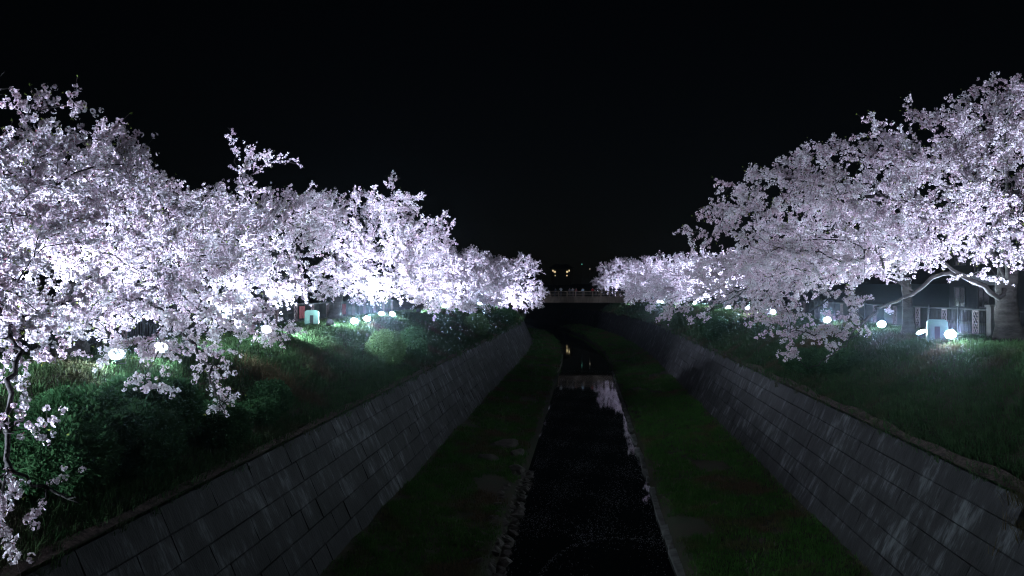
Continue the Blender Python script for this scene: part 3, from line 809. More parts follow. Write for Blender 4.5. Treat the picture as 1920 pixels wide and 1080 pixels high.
# ---------------------------------------------------------------- shrubs
M_LEAF = leafy('dark shrub leaves', (0.030, 0.085, 0.036), (0.060, 0.125, 0.055), 0.2)
M_LEAF2 = leafy('bright clipped leaves', (0.085, 0.175, 0.065), (0.170, 0.280, 0.115), 0.25)
def leaf_sprig(name, seed, m, n=16, s=.055):
    mb = MB(); r = random.Random(seed)
    for _ in range(n):
        d = Vector((r.gauss(0, 1), r.gauss(0, 1), r.gauss(.5, 1))).normalized(); c = d * r.uniform(.02, .12)
        a, b, q = frame(d + Vector((r.gauss(0, .5), r.gauss(0, .5), r.gauss(0, .5)))); l_ = s * r.uniform(.7, 1.3)
        mb.raw([c, c + q * l_ * .5 - a * l_ * .24 + b * l_ * .08, c + q * l_, c + q * l_ * .5 + a * l_ * .24 + b * l_ * .08], [(0, 1, 2), (0, 2, 3)])
    return mb.mesh(name, m)
SPRIG_D = [leaf_sprig('leaf_sprig', 400 + i, M_LEAF, 18, .07) for i in range(4)]
SPRIG_B = [leaf_sprig('clipped_sprig', 420 + i, M_LEAF2, 18, .07) for i in range(4)]
def shrub(label, lobes, n, key, src, seed, group=None):
    r = random.Random(seed); x0, y0 = lobes[0][0], lobes[0][1]
    z0 = ground_z(x0, y0); org = Vector((x0, y0, z0))
    root = thing('shrub', label, 'shrub', org, 0, group)
    P, Ro, S, I = [], [], [], []; wts = [a * b + b * c + a * c for (_, _, a, b, c) in lobes]
    st = MB()
    for (x, y, a, b, c) in lobes:
        g = Vector((x, y, ground_z(x, y)))
        for k in range(6):
            an = r.uniform(0, 6.28); top = g + Vector((math.cos(an) * a * .6, math.sin(an) * b * .6, c * r.uniform(.8, 1.4))) 
            st.tube([g - org + Vector((0, 0, -.1)), (g + top) / 2 - org + Vector((0, 0, .1)), top - org], [.03, .02, .008], 5, cap=False)
    for _ in range(n):
        (x, y, a, b, c) = r.choices(lobes, wts)[0]
        d = Vector((r.gauss(0, 1), r.gauss(0, 1), r.gauss(0, 1))).normalized()
        f = (.84 + .16 * r.random()) * (1 + .11 * math.sin(d.x * 9 + seed) * math.sin(d.y * 8) + .06 * math.sin(d.z * 17 + d.x * 13))
        p = Vector((x + d.x * a * f, y + d.y * b * f, ground_z(x, y) + c * .85 + d.z * c * f))
        if p.z < ground_z(p.x, p.y) - .05: continue
        P.append(p - org); Ro.append(basis_rot(d + Vector((r.gauss(0, .4), r.gauss(0, .4), r.gauss(.2, .4))), r.uniform(0, 6))); S.append(r.uniform(.8, 1.5)); I.append(r.randrange(len(src)))
    st.build('stems', M_TWIG, root)['kind'] = 'stuff'
    scatter('foliage', P, Ro, S, I, key, src, root, [src[0].materials[0]])['kind'] = 'stuff'
shrub('large spreading dark shrub on the left bank under the nearest blossoms', [(-10.2, 19.0, 1.2, 1.3, .75), (-9.6, 17.2, 1.0, 1.2, .7), (-10.7, 17.2, 1.0, 1.2, .55), (-9.4, 21.0, .75, 1.0, .5), (-9.9, 15.2, 1.0, 1.3, .55)], 7000, 'dark', SPRIG_D, 1)
shrub('low straggling dark green shrub at the left wall top past the drooping branch', [(-9.75, 25.6, .6, .8, .36), (-9.5, 24.2, .5, .7, .28), (-10.1, 26.6, .5, .6, .28)], 1300, 'dark', SPRIG_D, 2)
shrub('larger light green clipped round bush on the left bank', [(-9.95, 41.9, .86, .86, .80)], 2100, 'bright', SPRIG_B, 3)
shrub('darker round bush just behind the larger clipped one on the left bank', [(-9.8, 48.0, .72, .72, .78)], 1500, 'dark', SPRIG_D, 4)
shrub('small light green round bush far along the left bank', [(-9.6, 74.6, 1.0, 1.1, .85)], 1500, 'bright', SPRIG_B, 5)
shrub('dark shrub at the far end of the left bank beside the last tree', [(-9.6, 98, 1.3, 2.0, .8), (-9.9, 106, 1.2, 1.8, .8)], 1300, 'dark', SPRIG_D, 6)
shrub('dark shrub on the right bank behind the trailing branches', [(10.4, 70.5, 1.2, 1.4, .75), (10.1, 67.5, .9, 1.2, .6)], 1700, 'dark', SPRIG_D, 7)
shrub('low dark shrub on the right bank beneath the bare branch tip', [(10.4, 39.5, 1.0, 1.5, .5), (10.8, 37.4, .9, 1.2, .45), (10.2, 42.0, .8, 1.2, .45)], 2600, 'dark', SPRIG_D, 8)

def straw_clump(label, spots, n, seed, scale=1.0):
    r = random.Random(seed); P, Ro, S, I = [], [], [], []
    for _ in range(n):
        x, y, w = r.choice(spots); xx, yy = x + r.gauss(0, w), y + r.gauss(0, w)
        P.append((xx, yy, ground_z(xx, yy))); Ro.append((r.uniform(-.4, .4), r.uniform(-.4, .4), r.uniform(0, 6))); S.append(scale * r.uniform(.6, 1.2)); I.append(r.randrange(3))
    tag(scatter('dry_grass_clump', P, Ro, S, I, 'straw', T_STRAW), label, 'dry grass', kind='stuff')
straw_clump('brown clump of dry grass on the left bank above the low shrub', [(-11.0, 28.8, .5), (-10.6, 27.8, .4)], 90, 1)
straw_clump('brown clump of dry grass on the right bank below a floodlight', [(12.3, 45.3, .45), (11.9, 44.4, .4)], 90, 2, 1.2)
straw_clump('dry stalks spilling over the broken end of the right wall', [(9.3, 18.4, .35), (9.35, 17.2, .35), (9.5, 15.8, .4)], 110, 3, .8)

# ---------------------------------------------------------------- floodlights
M_HOUSE = mat('grey lamp housing', (0.10, 0.105, 0.11), 0.5, metal=0.3)
M_LENS = emit('lit lamp glass', (0.70, 0.90, 1.0), 1900.0)
def lamp_parts():
    hb = MB(); hb.lathe([(.06, -.22), (.12, -.21), (.16, -.09), (.200, 0.0), (.212, .015), (.212, .03), (.186, .03), (.184, .004)], 20)
    for k in range(7):
        a = k * math.pi / 3.5; hb.box((-.006, .09, -.19), (.006, .15, -.05), M=Matrix.Rotation(a, 4, 'Z'))
    lb = MB(); lb.lathe([(.182, .008), (.165, .018), (.11, .028), (.03, .032)], 20)
    bb = MB(); bb.box((-.235, -.015, -.02), (-.215, .015, .02)); bb.box((.215, -.015, -.02), (.235, .015, .02))
    for s in (-1, 1): bb.box((s * .235 - .008, -.02, -.24), (s * .235 + .008, .02, .03))
    bb.box((-.243, -.02, -.256), (.243, .02, -.24))
    sb = MB(); sb.tube([(0, 0, -.50), (0, 0, -.26)], [.025, .025], 8); sb.box((-.13, -.13, -.43), (.13, .13, -.40))
    return hb.mesh('housing', M_HOUSE, False), lb.mesh('lens', M_LENS), bb.mesh('bracket', M_HOUSE), sb.mesh('stand', M_HOUSE)
HB, LB, BB, SB = lamp_parts()
def floodlight(label, pos, target, power, cone=100, climb=0.76):
    x, y = pos; z = ground_z(x, y) + .38
    root = thing('floodlight', label, 'floodlight', (x, y, z - .38), 0, 'floodlights lighting the cherry trees')
    d = Vector(target) - Vector((x, y, z)); d.z = max(d.z, climb * math.hypot(d.x, d.y)); rz = math.atan2(d.y, d.x) - math.pi / 2
    st = link('stand', SB, root); st.location = (0, 0, .38); st.rotation_euler = (0, 0, rz)
    br = link('bracket', BB, root); br.location = (0, 0, .38); br.rotation_euler = (0, 0, rz)
    q = d.to_track_quat('Z', 'X')
    el = math.atan2(d.z, math.hypot(d.x, d.y))
    rot = (Euler((0, 0, rz)).to_matrix() @ Euler((el - math.pi / 2 + 0.0, 0, 0)).to_matrix())
    # local z of the housing points along the beam
    rot = Matrix((Vector((math.cos(rz), math.sin(rz), 0)), d.normalized().cross(Vector((math.cos(rz), math.sin(rz), 0))), d.normalized())).transposed()
    h = link('housing', HB, root); h.matrix_local = Matrix.Translation((0, 0, .38)) @ rot.to_4x4()
    le = link('lens', LB, root); le.matrix_local = Matrix.Translation((0, 0, .38)) @ rot.to_4x4()
    ld = bpy.data.lights.new('lamp_light', 'SPOT'); ld.energy = power * 10500.0; ld.color = LAMP_COLOUR; ld.spot_size = R(cone); ld.spot_blend = 0.9; ld.shadow_soft_size = 0.10
    lo = bpy.data.objects.new('lamp_light', ld); COL.objects.link(lo); lo.parent = root
    m = rot @ Matrix(((1, 0, 0), (0, -1, 0), (0, 0, -1)))
    lo.matrix_local = Matrix.Translation(Vector((0, 0, .38)) + d.normalized() * .12) @ m.to_4x4()
FL = [
 ('unseen floodlight added on the near left bank to light the low hanging blossoms', (-10.6, 7.4), (-8.0, 10.6, 8.3), .45, 76, .5),  # added out of view, off the row, to light the low blossoms
 ('floodlight on the left terrace just behind the nearest one', (-13.0, 10.5), (-11.0, 14.5, 11.0), .8, 84),
 ('floodlight of the left row just short of the large dark shrub', (-13.6, 16.0), (-11.6, 21.5, 11.0), 1.15, 84),
 ('dazzling floodlight above the large dark shrub among hanging blossoms', (-12.8, 22.35), (-9.6, 15.0, 9.4), .8, 84),
 ('floodlight half hidden in blossoms just behind the dazzling one by the dark shrub', (-12.85, 24.9), (-9.5, 20.5, 9.0), .6, 84),
 ('floodlight on the left terrace hidden in blossoms before the green box', (-13.2, 34.4), (-9.2, 28.5, 9.0), .75, 84),
 ('floodlight on the left terrace lighting the clipped round bush, behind low blossoms', (-12.9, 36.6), (-10.6, 45.0, 9.6), .8, 90, .42),
 ('floodlight turned away to the right at the foot of the leaning trunk', (-13.6, 44.6), (-11.2, 51.0, 11.0), 1.5, 84),
 ('left one of the dazzling pair of floodlights above the clipped round bush', (-13.16, 47.75), (-11.5, 36.0, 11.5), 1.0, 84),
 ('right one of the dazzling pair of floodlights above the clipped round bush', (-13.05, 50.2), (-10.0, 44.0, 10.0), .8, 84),
 ('farther floodlight behind the dazzling pair, nearer the fence', (-14.65, 60.4), (-12.0, 53.0, 11.0), 1.1, 84),
 ('farther floodlight behind the dazzling pair, nearer the slope', (-13.55, 59.1), (-9.5, 53.0, 9.5), 1.0, 84),
 ('floodlight under the white-lit tree hidden by low blossoms', (-13.9, 70.5), (-11.5, 77.5, 11.0), 1.3, 84),
 ('single small floodlight beside a pale trunk far along the left terrace', (-14.6, 87.5), (-11.5, 78.0, 10.5), 1.6, 90, .42),
 ('far left floodlight below the tree before the last one', (-13.4, 107.5), (-10.5, 99.0, 10.5), 1.5, 90, .45),
 ('farthest left floodlight in front of the last rounded tree', (-11.8, 116.5), (-9.5, 124.0, 10.5), 1.6, 90, .5),
 ('floodlight added on the left terrace to light the spire tree, behind blossoms', (-13.2, 27.5), (-11.0, 33.5, 11.0), 1.35, 84),  # added to light the near side of the spire tree
 ('floodlight of the right row nearest the viewer, lighting the bright grass', (13.5, 23.0), (12.6, 29.5, 12.0), .55, 84),
 ('dazzling floodlight in front of the green box by the large right trunk', (13.47, 32.9), (10.5, 26.5, 11.5), .62, 84),
 ('floodlight tilted sideways between the slim trunk and the green box', (13.63, 36.05), (10.6, 35.0, 13.0), .5, 84),
 ('floodlight to the left of the slim pale trunk', (14.5, 43.35), (11.5, 37.0, 10.5), .8, 84),
 ('floodlight behind hanging blossoms beside the brown dry clump on the right', (13.5, 49.2), (9.5, 42.0, 9.2), 1.0, 84),
 ('floodlight on the right terrace hidden behind the low trailing tree', (13.6, 63.5), (10.2, 54.5, 9.6), 1.4, 84),
 ('floodlight added on the right terrace to brighten the trees above the lit pair', (13.4, 69.5), (10.8, 77.0, 10.8), 1.8, 88, .6),  # added lamp facing away, brightens the near side of these crowns
 ('floodlight added on the right terrace past the lit pair to brighten the next tree', (13.6, 94.5), (11.2, 101.5, 11.0), 1.8, 84),  # added lamp facing away, lifts the otherwise grey crown beyond
 ('floodlight added on the right terrace to brighten the last tree before the bridge', (12.2, 116.0), (10.6, 123.5, 11.0), 1.8, 84),  # added lamp facing away, lights the crown before the bridge
 ('nearer one of the two lit floodlights under the far right trees', (15.0, 81.0), (11.0, 76.0, 10.0), 1.5, 84),
 ('farther one of the two lit floodlights under the far right trees', (14.2, 86.7), (10.5, 79.5, 9.5), 1.5, 84),
 ('far right floodlight below the tree between trailing one and bridge', (13.6, 108.0), (10.8, 101.0, 10.5), 1.5, 84),
 ('nearer of two tiny floodlights at the right bank close to the bridge', (11.8, 133.3), (9.5, 124.0, 10.5), 1.5, 84),
 ('farther of two tiny floodlights at the right bank close to the bridge', (11.4, 136.0), (9.0, 126.0, 10.0), 1.0, 84),
 ('floodlight below the tree behind the right end of the bridge', (8.2, 158.0), (7.6, 165.0, 10.0), 1.8, 84),
]
for f in FL: floodlight(*f)

# ---------------------------------------------------------------- green cabinets
M_MINT = mat('mint green painted steel', (0.12, 0.27, 0.21), 0.55, (0.09, 0.21, 0.16), 2.5, 0.05, 30, 'obj')
M_DARKSLOT = mat('dark cabinet slot', (0.02, 0.03, 0.028), 0.8)
def cabinet(label, x, y, rz, s=1.0):
    root = thing('cable_cabinet', label, 'cabinet', (x, y, ground_z(x, y) - .02), rz, 'mint green cabinets on the terraces')
    w, d, h, c = .36 * s, .20 * s, .95 * s, .09 * s; sw, s0, s1 = .10 * s, .16 * s, .68 * s
    # arch-shaped shell: two legs and a chamfered head round an upright slot
    mb = MB()
    out = [(-w, 0), (-w, h - c), (-w + c, h), (w - c, h), (w, h - c), (w, 0)]
    inn = [(-sw, 0), (-sw, s1), (-sw, s1), (sw, s1), (sw, s1), (sw, 0)]
    for i in range(5):
        (a, b), (c_, e) = out[i], out[i + 1]; (p, q), (u, v) = inn[i], inn[i + 1]
        for sy in (-d, d):
            f = [(a, sy, b), (c_, sy, e), (u, sy, v), (p, sy, q)]
            mb.face(f if sy < 0 else f[::-1])
        mb.face([(a, -d, b), (a, d, b), (c_, d, e), (c_, -d, e)])
        if (p, q) != (u, v): mb.face([(p, d, q), (p, -d, q), (u, -d, v), (u, d, v)])
    mb.build('shell', M_MINT, root)
    mb = MB(); mb.box((-sw, -.05 * s, 0), (sw, d - .01, s1)); mb.build('slot_panel', M_DARKSLOT, root)
    mb = MB(); mb.box((-w - .04, -d - .04, -.10), (w + .04, d + .04, .015)); mb.build('plinth', M_KERB, root)
cabinet('mint green cabinet beside the leaning trunk on the left terrace', -14.7, 44.9, R(12))
cabinet('mint green cabinet behind the dazzling right floodlight', 13.7, 34.7, R(-18))
cabinet('small mint green cabinet half hidden by blossoms far along the right terrace', 14.4, 52.6, R(-14))
cabinet('small mint green cabinet beside the single far left floodlight', -15.6, 88.5, R(8), .9)

# ---------------------------------------------------------------- fences
M_STEEL = mat('grey painted fence steel', (0.030, 0.031, 0.034), 0.75, spec=0.2)
M_LATT = mat('mauve cast panel', (0.20, 0.13, 0.14), 0.6)
def fence(label, u, y0, y1, step, panel_every, panel_from):
    root = thing('fence', label, 'fence', (u, y0, 6.4))
    bal = MB(); bal.box((-.010, -.010, .10), (.010, .010, 1.12)); bal = bal.mesh('baluster', M_STEEL)
    post = MB(); post.box((-.035, -.035, -.1), (.035, .035, 1.24)); post.box((-.045, -.045, 1.24), (.045, .045, 1.265)); post = post.mesh('post', M_STEEL)
    lat = MB()
    for yy in (-.28, .28): lat.box((-.018, yy - .02, .08), (.018, yy + .02, 1.12))
    for zz in (.08, 1.08): lat.box((-.018, -.26, zz), (.018, .26, zz + .04))
    for k in range(-2, 5):
        z = .10 + k * .25
        for sgn in (1, -1):
            pts = [( .0, -.26, z if sgn > 0 else z + .52), (.0, .26, z + .52 if sgn > 0 else z)]
            a, b = Vector(pts[0]), Vector(pts[1])
            f0 = max(0, (.1 - a.z) / (b.z - a.z)) if sgn > 0 else max(0, (1.1 - a.z) / (b.z - a.z) if a.z > 1.1 else 0)
            f1 = min(1, (1.1 - a.z) / (b.z - a.z)) if sgn > 0 else min(1, (.1 - a.z) / (b.z - a.z))
            if f1 - f0 < .1: continue
            lat.tube([a.lerp(b, f0), a.lerp(b, f1)], [.017, .017], 4)
    lat = lat.mesh('lattice_panel', M_LATT)
    ch = []
    y = y0; k = 0
    panels = [panel_from + panel_every * i for i in range(40)]
    while y < y1:
        if not any(abs(y - p) < .30 for p in panels):
            o = link('baluster', bal, root); o.location = (bend(y), y - y0, 0)
        y += step
    for p in panels:
        if y0 < p < y1: o = link('lattice_panel', lat, root); o.location = (bend(p), p - y0, 0)
        q = p + panel_every / 2
        if y0 < q < y1: o = link('post', post, root); o.location = (bend(q) - .05, q - y0, 0)
    for nm, z0, z1, w in (('top_rail', 1.13, 1.19, .03), ('bottom_rail', .08, .115, .018)):
        mb = MB(); yy = y0
        while yy < y1 - .1:
            ye = min(yy + 4, y1); mb.box((-w + bend(yy), yy - y0, z0), (w + bend(yy), ye - y0, z1)); yy = ye + .002
        mb.build(nm, M_STEEL, root)
fence('grey steel railing with mauve lattice panels on the right terrace', 17.2, 27, 72, .16, 3.3, 29.5)
fence('grey steel railing with mauve lattice panels on the left terrace', -17.9, 26, 78, .18, 3.3, 28.4)
M_PILLAR = mat('concrete pillar', (0.20, 0.19, 0.19), 0.9, (0.26, 0.25, 0.25), 3, 0.3, 20)
mb = MB(); mb.box((-.2, -.2, -.2), (.2, .2, 1.34)); mb.box((-.25, -.25, 1.34), (.25, .25, 1.42))
o = mb.build('fence_pillar', M_PILLAR); o.location = (16.6, 36.4, 6.4); tag(o, 'concrete gate pillar standing in front of the right railing', 'pillar')
M_CLOTH = mat('faded red cloth', (0.34, 0.07, 0.08), 0.9, (0.26, 0.05, 0.06), 5)
for x, y, lab in ((-18.1, 52.6, 'faded red cloth banner on the left railing beside the green cabinet'), (-18.1, 62.0, 'faded red cloth banner on the left railing behind the dazzling floodlights')):
    mb = MB(); q = []
    for k in range(9): q.append((.03 * math.sin(k * 1.4), -.55 + k * .1375))
    for (a, b), (c, d) in zip(q, q[1:]): mb.box((min(a, c) - .004, b, .25), (max(a, c) + .004, d - .001, 1.02))
    o = mb.build('cloth_banner', M_CLOTH); o.location = (x + .25, y, 6.4); tag(o, lab, 'banner')

# pole with a sign board behind the right railing
sp = thing('sign_pole', 'thin grey pole with a pale board behind the right railing', 'sign', (18.1, 41.2, 6.4))
mb = MB(); mb.tube([(0, 0, -.1), (0, 0, 3.0)], [.045, .04], 8); mb.build('pole', M_STEEL, sp)
mb = MB(); mb.box((-.75, -.02, 2.25), (.75, .02, 2.72), M=Matrix.Translation((.45, -.06, 0))); mb.build('board', mat('pale sign board', (.30, .31, .33), .6), sp)

# ---------------------------------------------------------------- houses in the dark behind the fences
M_PLASTER = mat('grey plaster', (0.020, 0.020, 0.023), 0.9, (0.032, 0.032, 0.035), 1.5)
M_ROOF = mat('dark roof tiles', (0.035, 0.036, 0.042), 0.7)
M_GLASS = mat('dark window glass', (0.02, 0.025, 0.03), 0.08, spec=.6)
M_FRAME = mat('dark window frame', (0.05, 0.05, 0.055), 0.6)
def house(label, x, y, w, d, h, face):
    root = thing('house', label, 'house', (x, y, 6.4))
    mb = MB(); mb.box((-w / 2, -d / 2, -.3), (w / 2, d / 2, h)); mb.build('wall', M_PLASTER, root)
    mb = MB(); e = .6; a = (-w / 2 - e, -d / 2 - e, h + .01); pts = [(-w/2-e,-d/2-e,h+.01),(w/2+e,-d/2-e,h+.01),(w/2+e,d/2+e,h+.01),(-w/2-e,d/2+e,h+.01),(0,-d/2-e*.4,h+2.0),(0,d/2+e*.4,h+2.0)]
    mb.raw(pts, [(3,2,1,0),(0,1,4),(2,3,5),(1,2,5,4),(3,0,4,5)]); mb.build('roof', M_ROOF, root)
    n = int(d / 3.2)
    for fl in range(2):
        for k in range(n):
            yy = -d / 2 + (k + .5) * d / n; z = 1.0 + fl * 2.7; fx = face * (w / 2)
            f = MB()
            for q in ((-.8, -.74), (-.03, .03), (.74, .8)): f.box((min(fx, fx + face * .06), yy + q[0], z), (max(fx, fx + face * .06), yy + q[1], z + 1.2))
            for q in (-.06, 1.2): f.box((min(fx, fx + face * .08), yy - .82, z + q), (max(fx, fx + face * .08), yy + .82, z + q + .06))
            fo = f.build('window', M_FRAME, root)
            g = MB(); g.box((min(fx, fx + face * .03), yy - .74, z), (max(fx, fx + face * .03), yy + .74, z + 1.2)); g.build('pane', M_GLASS, fo)
house('dark two-storey house behind the right railing', 29.0, 50, 9, 20, 5.6, -1)
house('dark two-storey house behind the left railing', -30.0, 62, 9, 24, 5.6, 1)

# ---------------------------------------------------------------- far bridge
M_BRIDGE = mat('weathered bridge concrete', (0.070, 0.052, 0.039), 0.9, (0.11, 0.085, 0.066), 1.2, 0.3, 8, stretch=(3, 1, .6))
M_RAILB = mat('brown bridge railing', (0.15, 0.112, 0.085), 0.8)
BY = 149.0
br = thing('footbridge', 'concrete footbridge with brown bar railings across the far stream', 'bridge', (0, BY, 6.3))
mb = MB(); mb.box((-24, 0, 0.02), (20, 3.6, .86)); mb.build('girder', M_BRIDGE, br)
mb = MB(); mb.box((-24, -.12, .862), (20, 3.72, .99)); mb.build('deck', M_BRIDGE, br)
pm = MB(); pm.box((-.07, -.06, .99), (.07, .06, 2.06)); pm = pm.mesh('railing_post', M_RAILB)
rm = MB(); rm.box((-.70, -.035, -.045), (.70, .035, .045)); rm = rm.mesh('railing_bar', M_RAILB)
for yy in (.02, 3.5):
    x = -21.0
    while x < 19:
        o = link('railing_post', pm, br); o.location = (x, yy, 0)
        if x < 17.6:
            for z in (1.12, 1.40, 1.68, 1.98):
                if yy > 1 and z in (1.40, 1.68): continue
                o = link('railing_bar', rm, br); o.location = (x + .74, yy, z); o.scale = (.94, 1, 1.25 if z > 1.9 else .85)
        x += 1.48
mb = MB(); mb.box((-16.5, -.5, -6.2), (-11.6, 4.1, 0.018)); mb.build('abutment', M_BRIDGE, br)
mb = MB(); mb.box((10.6, -.2, -2.2), (15.5, 3.9, 0.018)); mb.build('abutment', M_BRIDGE, br)

# people on the bridge
M_SKIN = mat('skin', (0.50, 0.34, 0.27), 0.6)
M_HAIR = mat('dark hair', (0.02, 0.017, 0.016), 0.6)
def person_mesh(seed, arm):
    """one continuous body grown over a skeleton"""
    J = {'pel': (0, 0, .93), 'wai': (0, -.01, 1.08), 'che': (0, -.015, 1.30), 'nek': (0, 0, 1.45), 'hea': (0, -.015, 1.55), 'top': (0, -.02, 1.66),
         'shl': (-.18, 0, 1.39), 'shr': (.18, 0, 1.39), 'ell': (-.25, .02, 1.12), 'elr': (.25, .02, 1.12), 'hdl': (-.20, -.20, 1.02), 'hdr': (.20, -.20, 1.02),
         'hil': (-.09, 0, .88), 'hir': (.09, 0, .88), 'knl': (-.10, -.01, .49), 'knr': (.10, -.01, .49), 'anl': (-.10, .03, .09), 'anr': (.10, .03, .09), 'tol': (-.11, -.13, .04), 'tor': (.11, -.13, .04)}
    if arm == 1: J['elr'] = (.24, -.14, 1.20); J['hdr'] = (.08, -.30, 1.45)
    if arm == 2: J['elr'] = (.27, -.12, 1.25); J['hdr'] = (.12, -.28, 1.55); J['ell'] = (-.27, -.12, 1.25); J['hdl'] = (-.08, -.28, 1.55)
    RD = dict(pel=.15, wai=.135, che=.165, nek=.058, hea=.092, top=.075, shl=.075, shr=.075, ell=.05, elr=.05, hdl=.038, hdr=.038, hil=.095, hir=.095, knl=.065, knr=.065, anl=.045, anr=.045, tol=.04, tor=.04)
    E_ = ['pel wai', 'wai che', 'che nek', 'nek hea', 'hea top', 'che shl', 'che shr', 'shl ell', 'ell hdl', 'shr elr', 'elr hdr', 'pel hil', 'pel hir', 'hil knl', 'knl anl', 'anl tol', 'hir knr', 'knr anr', 'anr tor']
    ks = list(J); me = bpy.data.meshes.new('skeleton')
    me.from_pydata([J[k] for k in ks], [tuple(ks.index(q) for q in e.split()) for e in E_], [])
    ob = bpy.data.objects.new('skeleton', me); COL.objects.link(ob)
    sk = ob.modifiers.new('skin', 'SKIN'); sk.use_smooth_shade = True
    ob.modifiers.new('sub', 'SUBSURF').levels = 1
    for i, k in enumerate(ks):
        v = me.skin_vertices[0].data[i]; v.radius = (RD[k], RD[k] * (.8 if k in ('pel', 'wai', 'che') else 1)); v.use_root = (k == 'pel')
    dg = bpy.context.evaluated_depsgraph_get(); dg.update()
    out = bpy.data.meshes.new_from_object(ob.evaluated_get(dg)); out.name = 'person'
    bpy.data.objects.remove(ob)
    return out
BODIES = [person_mesh(i, i) for i in range(3)]
hm = MB(); hm.lathe([(.02, .115), (.07, .10), (.10, .055), (.108, 0.0), (.100, -.045), (.085, -.07)], 10); HAIR = hm.mesh('hair', M_HAIR, True)
def clothes(top, bottom):
    """one body surface: trousers below the waist, jacket above, skin at face and hands"""
    m = bpy.data.materials.new('clothes'); m.use_nodes = True
    n, l = m.node_tree.nodes, m.node_tree.links; b = n['Principled BSDF']; b.inputs['Roughness'].default_value = .85
    tc = n.new('ShaderNodeTexCoord'); sx = n.new('ShaderNodeSeparateXYZ'); l.new(tc.outputs['Object'], sx.inputs[0])
    cr = n.new('ShaderNodeValToRGB'); cr.color_ramp.interpolation = 'CONSTANT'; e = cr.color_ramp.elements
    e[0].position = 0; e[0].color = (.02, .02, .02, 1); e[1].position = .05; e[1].color = (*bottom, 1)
    q = cr.color_ramp.elements.new(.50); q.color = (*top, 1); q = cr.color_ramp.elements.new(.735); q.color = (.5, .34, .27, 1)
    mr = n.new('ShaderNodeMapRange'); mr.inputs['From Max'].default_value = 2.0; l.new(sx.outputs['Z'], mr.inputs['Value']); l.new(mr.outputs[0], cr.inputs[0]); l.new(cr.outputs[0], b.inputs['Base Color'])
    return m
PEOPLE = [
 (-5.32, 0, (.05, .06, .08), 'person in a dark coat leftmost on the bridge, beside the last left tree'),
 (-4.29, 2, (.75, .75, .78), 'person in a white jacket raising both hands on the bridge'),
 (-2.80, 0, (.09, .08, .10), 'short person in a charcoal top at the railing right of the white jacket'),
 (-2.24, 1, (.28, .28, .30), 'person in a light grey jacket holding one hand up at the railing'),
 (-1.68, 0, (.16, .05, .05), 'person in a maroon jacket at the bridge railing'),
 (-0.47, 1, (.45, .58, .70), 'person in a pale blue jacket at the middle of the railing'),
 (1.21, 0, (.50, .03, .04), 'person in a bright red jacket at the bridge railing'),
 (1.86, 2, (.03, .03, .04), 'person in black beside the red jacket on the bridge'),
 (3.16, 0, (.06, .05, .05), 'person in dark brown standing before the white-lit tree'),
 (4.36, 0, (.02, .02, .03), 'left of two tall dark figures close together before the white-lit tree'),
 (4.92, 1, (.03, .03, .05), 'right of two tall dark figures close together before the white-lit tree'),
 (5.94, 0, (.04, .05, .08), 'person in navy rightmost on the bridge'),
]
pr = random.Random(8)
for i, (x, pose, top, lab) in enumerate(PEOPLE):
    s = pr.uniform(.93, 1.06) * (1.05 if 'tall' in lab else .9 if 'short' in lab else 1)
    o = link('person', BODIES[pose].copy()); o.data.materials.clear(); o.data.materials.append(clothes(top, (.03, .03, .045)))
    o.location = (x, BY + pr.uniform(.55, 1.3), 7.29); o.rotation_euler = (0, 0, pr.uniform(-.6, .6)); o.scale = (s, s, s)
    h = link('hair', HAIR, o); h.location = (0, .012, 1.615)
    tag(o, lab, 'person', 'people on the footbridge')

# ---------------------------------------------------------------- beyond the bridge
lodge = thing('hillside_lodge', 'small building with warm lit windows on the dark hill beyond the bridge', 'building', (-10.01, 350, ground_z(-10.01, 350)))
LZ = 16.48 - ground_z(-10.01, 350)
M_WARM = emit('warm lit window', (1.0, 0.80, 0.42), 0.75)
M_WARMW = mat('lodge plaster', (0.30, 0.24, 0.16), .9)
mb = MB(); mb.box((-4.2, 0, -1.5), (4.2, 6, LZ + .9)); mb.build('wall', M_WARMW, lodge)
mb = MB(); mb.raw([(-5.2, -1, LZ + .95), (5.2, -1, LZ + .95), (5.2, 7, LZ + .95), (-5.2, 7, LZ + .95), (-2.6, 3, LZ + 3.0), (2.6, 3, LZ + 3.0)], [(3, 2, 1, 0), (0, 1, 5, 4), (1, 2, 5), (2, 3, 4, 5), (3, 0, 4)]); mb.build('roof', M_ROOF, lodge)
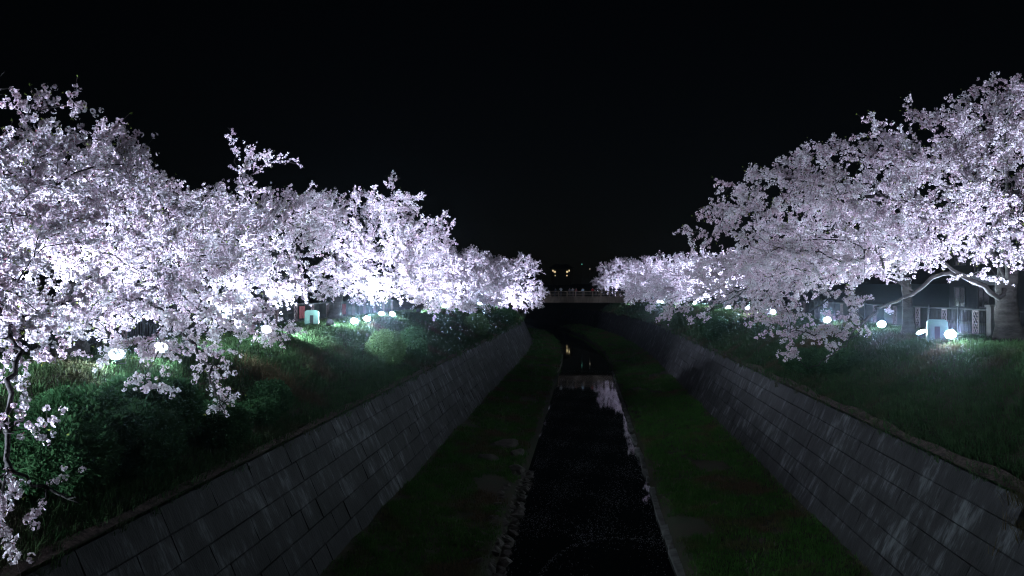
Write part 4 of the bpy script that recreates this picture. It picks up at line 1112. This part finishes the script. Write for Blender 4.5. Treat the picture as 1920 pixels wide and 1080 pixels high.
for x, z, w, h in ((-3.3, .1, .5, .75), (-2.55, -.35, .75, .75), (2.5, -.35, .75, .75), (3.3, .1, .5, .75), (2.4, -1.9, .45, .45), (-2.4, -1.9, .35, .35)):
    f = MB(); f.box((x - w / 2 - .08, -.06, LZ + z - h / 2 - .08), (x + w / 2 + .08, -.002, LZ + z + h / 2 + .08)); fo = f.build('window', M_FRAME, lodge)
    f = MB(); f.box((x - w / 2, -.10, LZ + z - h / 2), (x + w / 2, -.062, LZ + z + h / 2)); f.build('pane', M_WARM, fo)
M_TEAL = emit('greenish street lamp', (0.25, 1.0, 0.8), 0.7)
M_AMBER = emit('pale street lamp', (1.0, 0.93, 0.72), 0.6)
for x, y, z, m, lab in ((-1.30, 300, 17.56, M_TEAL, 'distant street lamp with a small greenish light above the bridge'), (1.39, 280, 15.37, M_AMBER, 'distant street lamp with a small yellowish light by the bare dark branches')):
    g = ground_z(x, y); lp = thing('street_lamp', lab, 'street lamp', (x, y, g), 0, 'distant street lamps')
    mb = MB(); mb.tube([(0, 0, -.2), (0, 0, z - g), (0, -.6, z - g + .25)], [.09, .06, .04], 6); mb.build('post', M_STEEL, lp)
    mb = MB(); mb.box((-.16, -1.0, z - g + .20), (.16, -.5, z - g + .32)); mb.build('lamp_head', M_STEEL, lp)
    mb = MB(); mb.lathe([(.05, -.22), (.16, -.14), (.18, 0)], 10, M=Matrix.Translation((0, -.75, z - g + .198))); mb.build('lens', m, lp)

# ---------------------------------------------------------------- haze volume added to stand in for lens glow round the lamps
hz = MB(); hz.box((-60, -12, -1.5), (60, 240, 24))
m = bpy.data.materials.new('lamp glow haze'); m.use_nodes = True
n, l = m.node_tree.nodes, m.node_tree.links; n.clear()
v = n.new('ShaderNodeVolumePrincipled'); v.inputs['Color'].default_value = (0.68, 0.84, 1, 1); v.inputs['Density'].default_value = 0.00013; v.inputs['Anisotropy'].default_value = 0.98
o = n.new('ShaderNodeOutputMaterial'); l.new(v.outputs[0], o.inputs['Volume'])
tag(hz.build('haze', m), 'thin haze added to stand in for lens glow round the lamps', 'haze', kind='stuff')
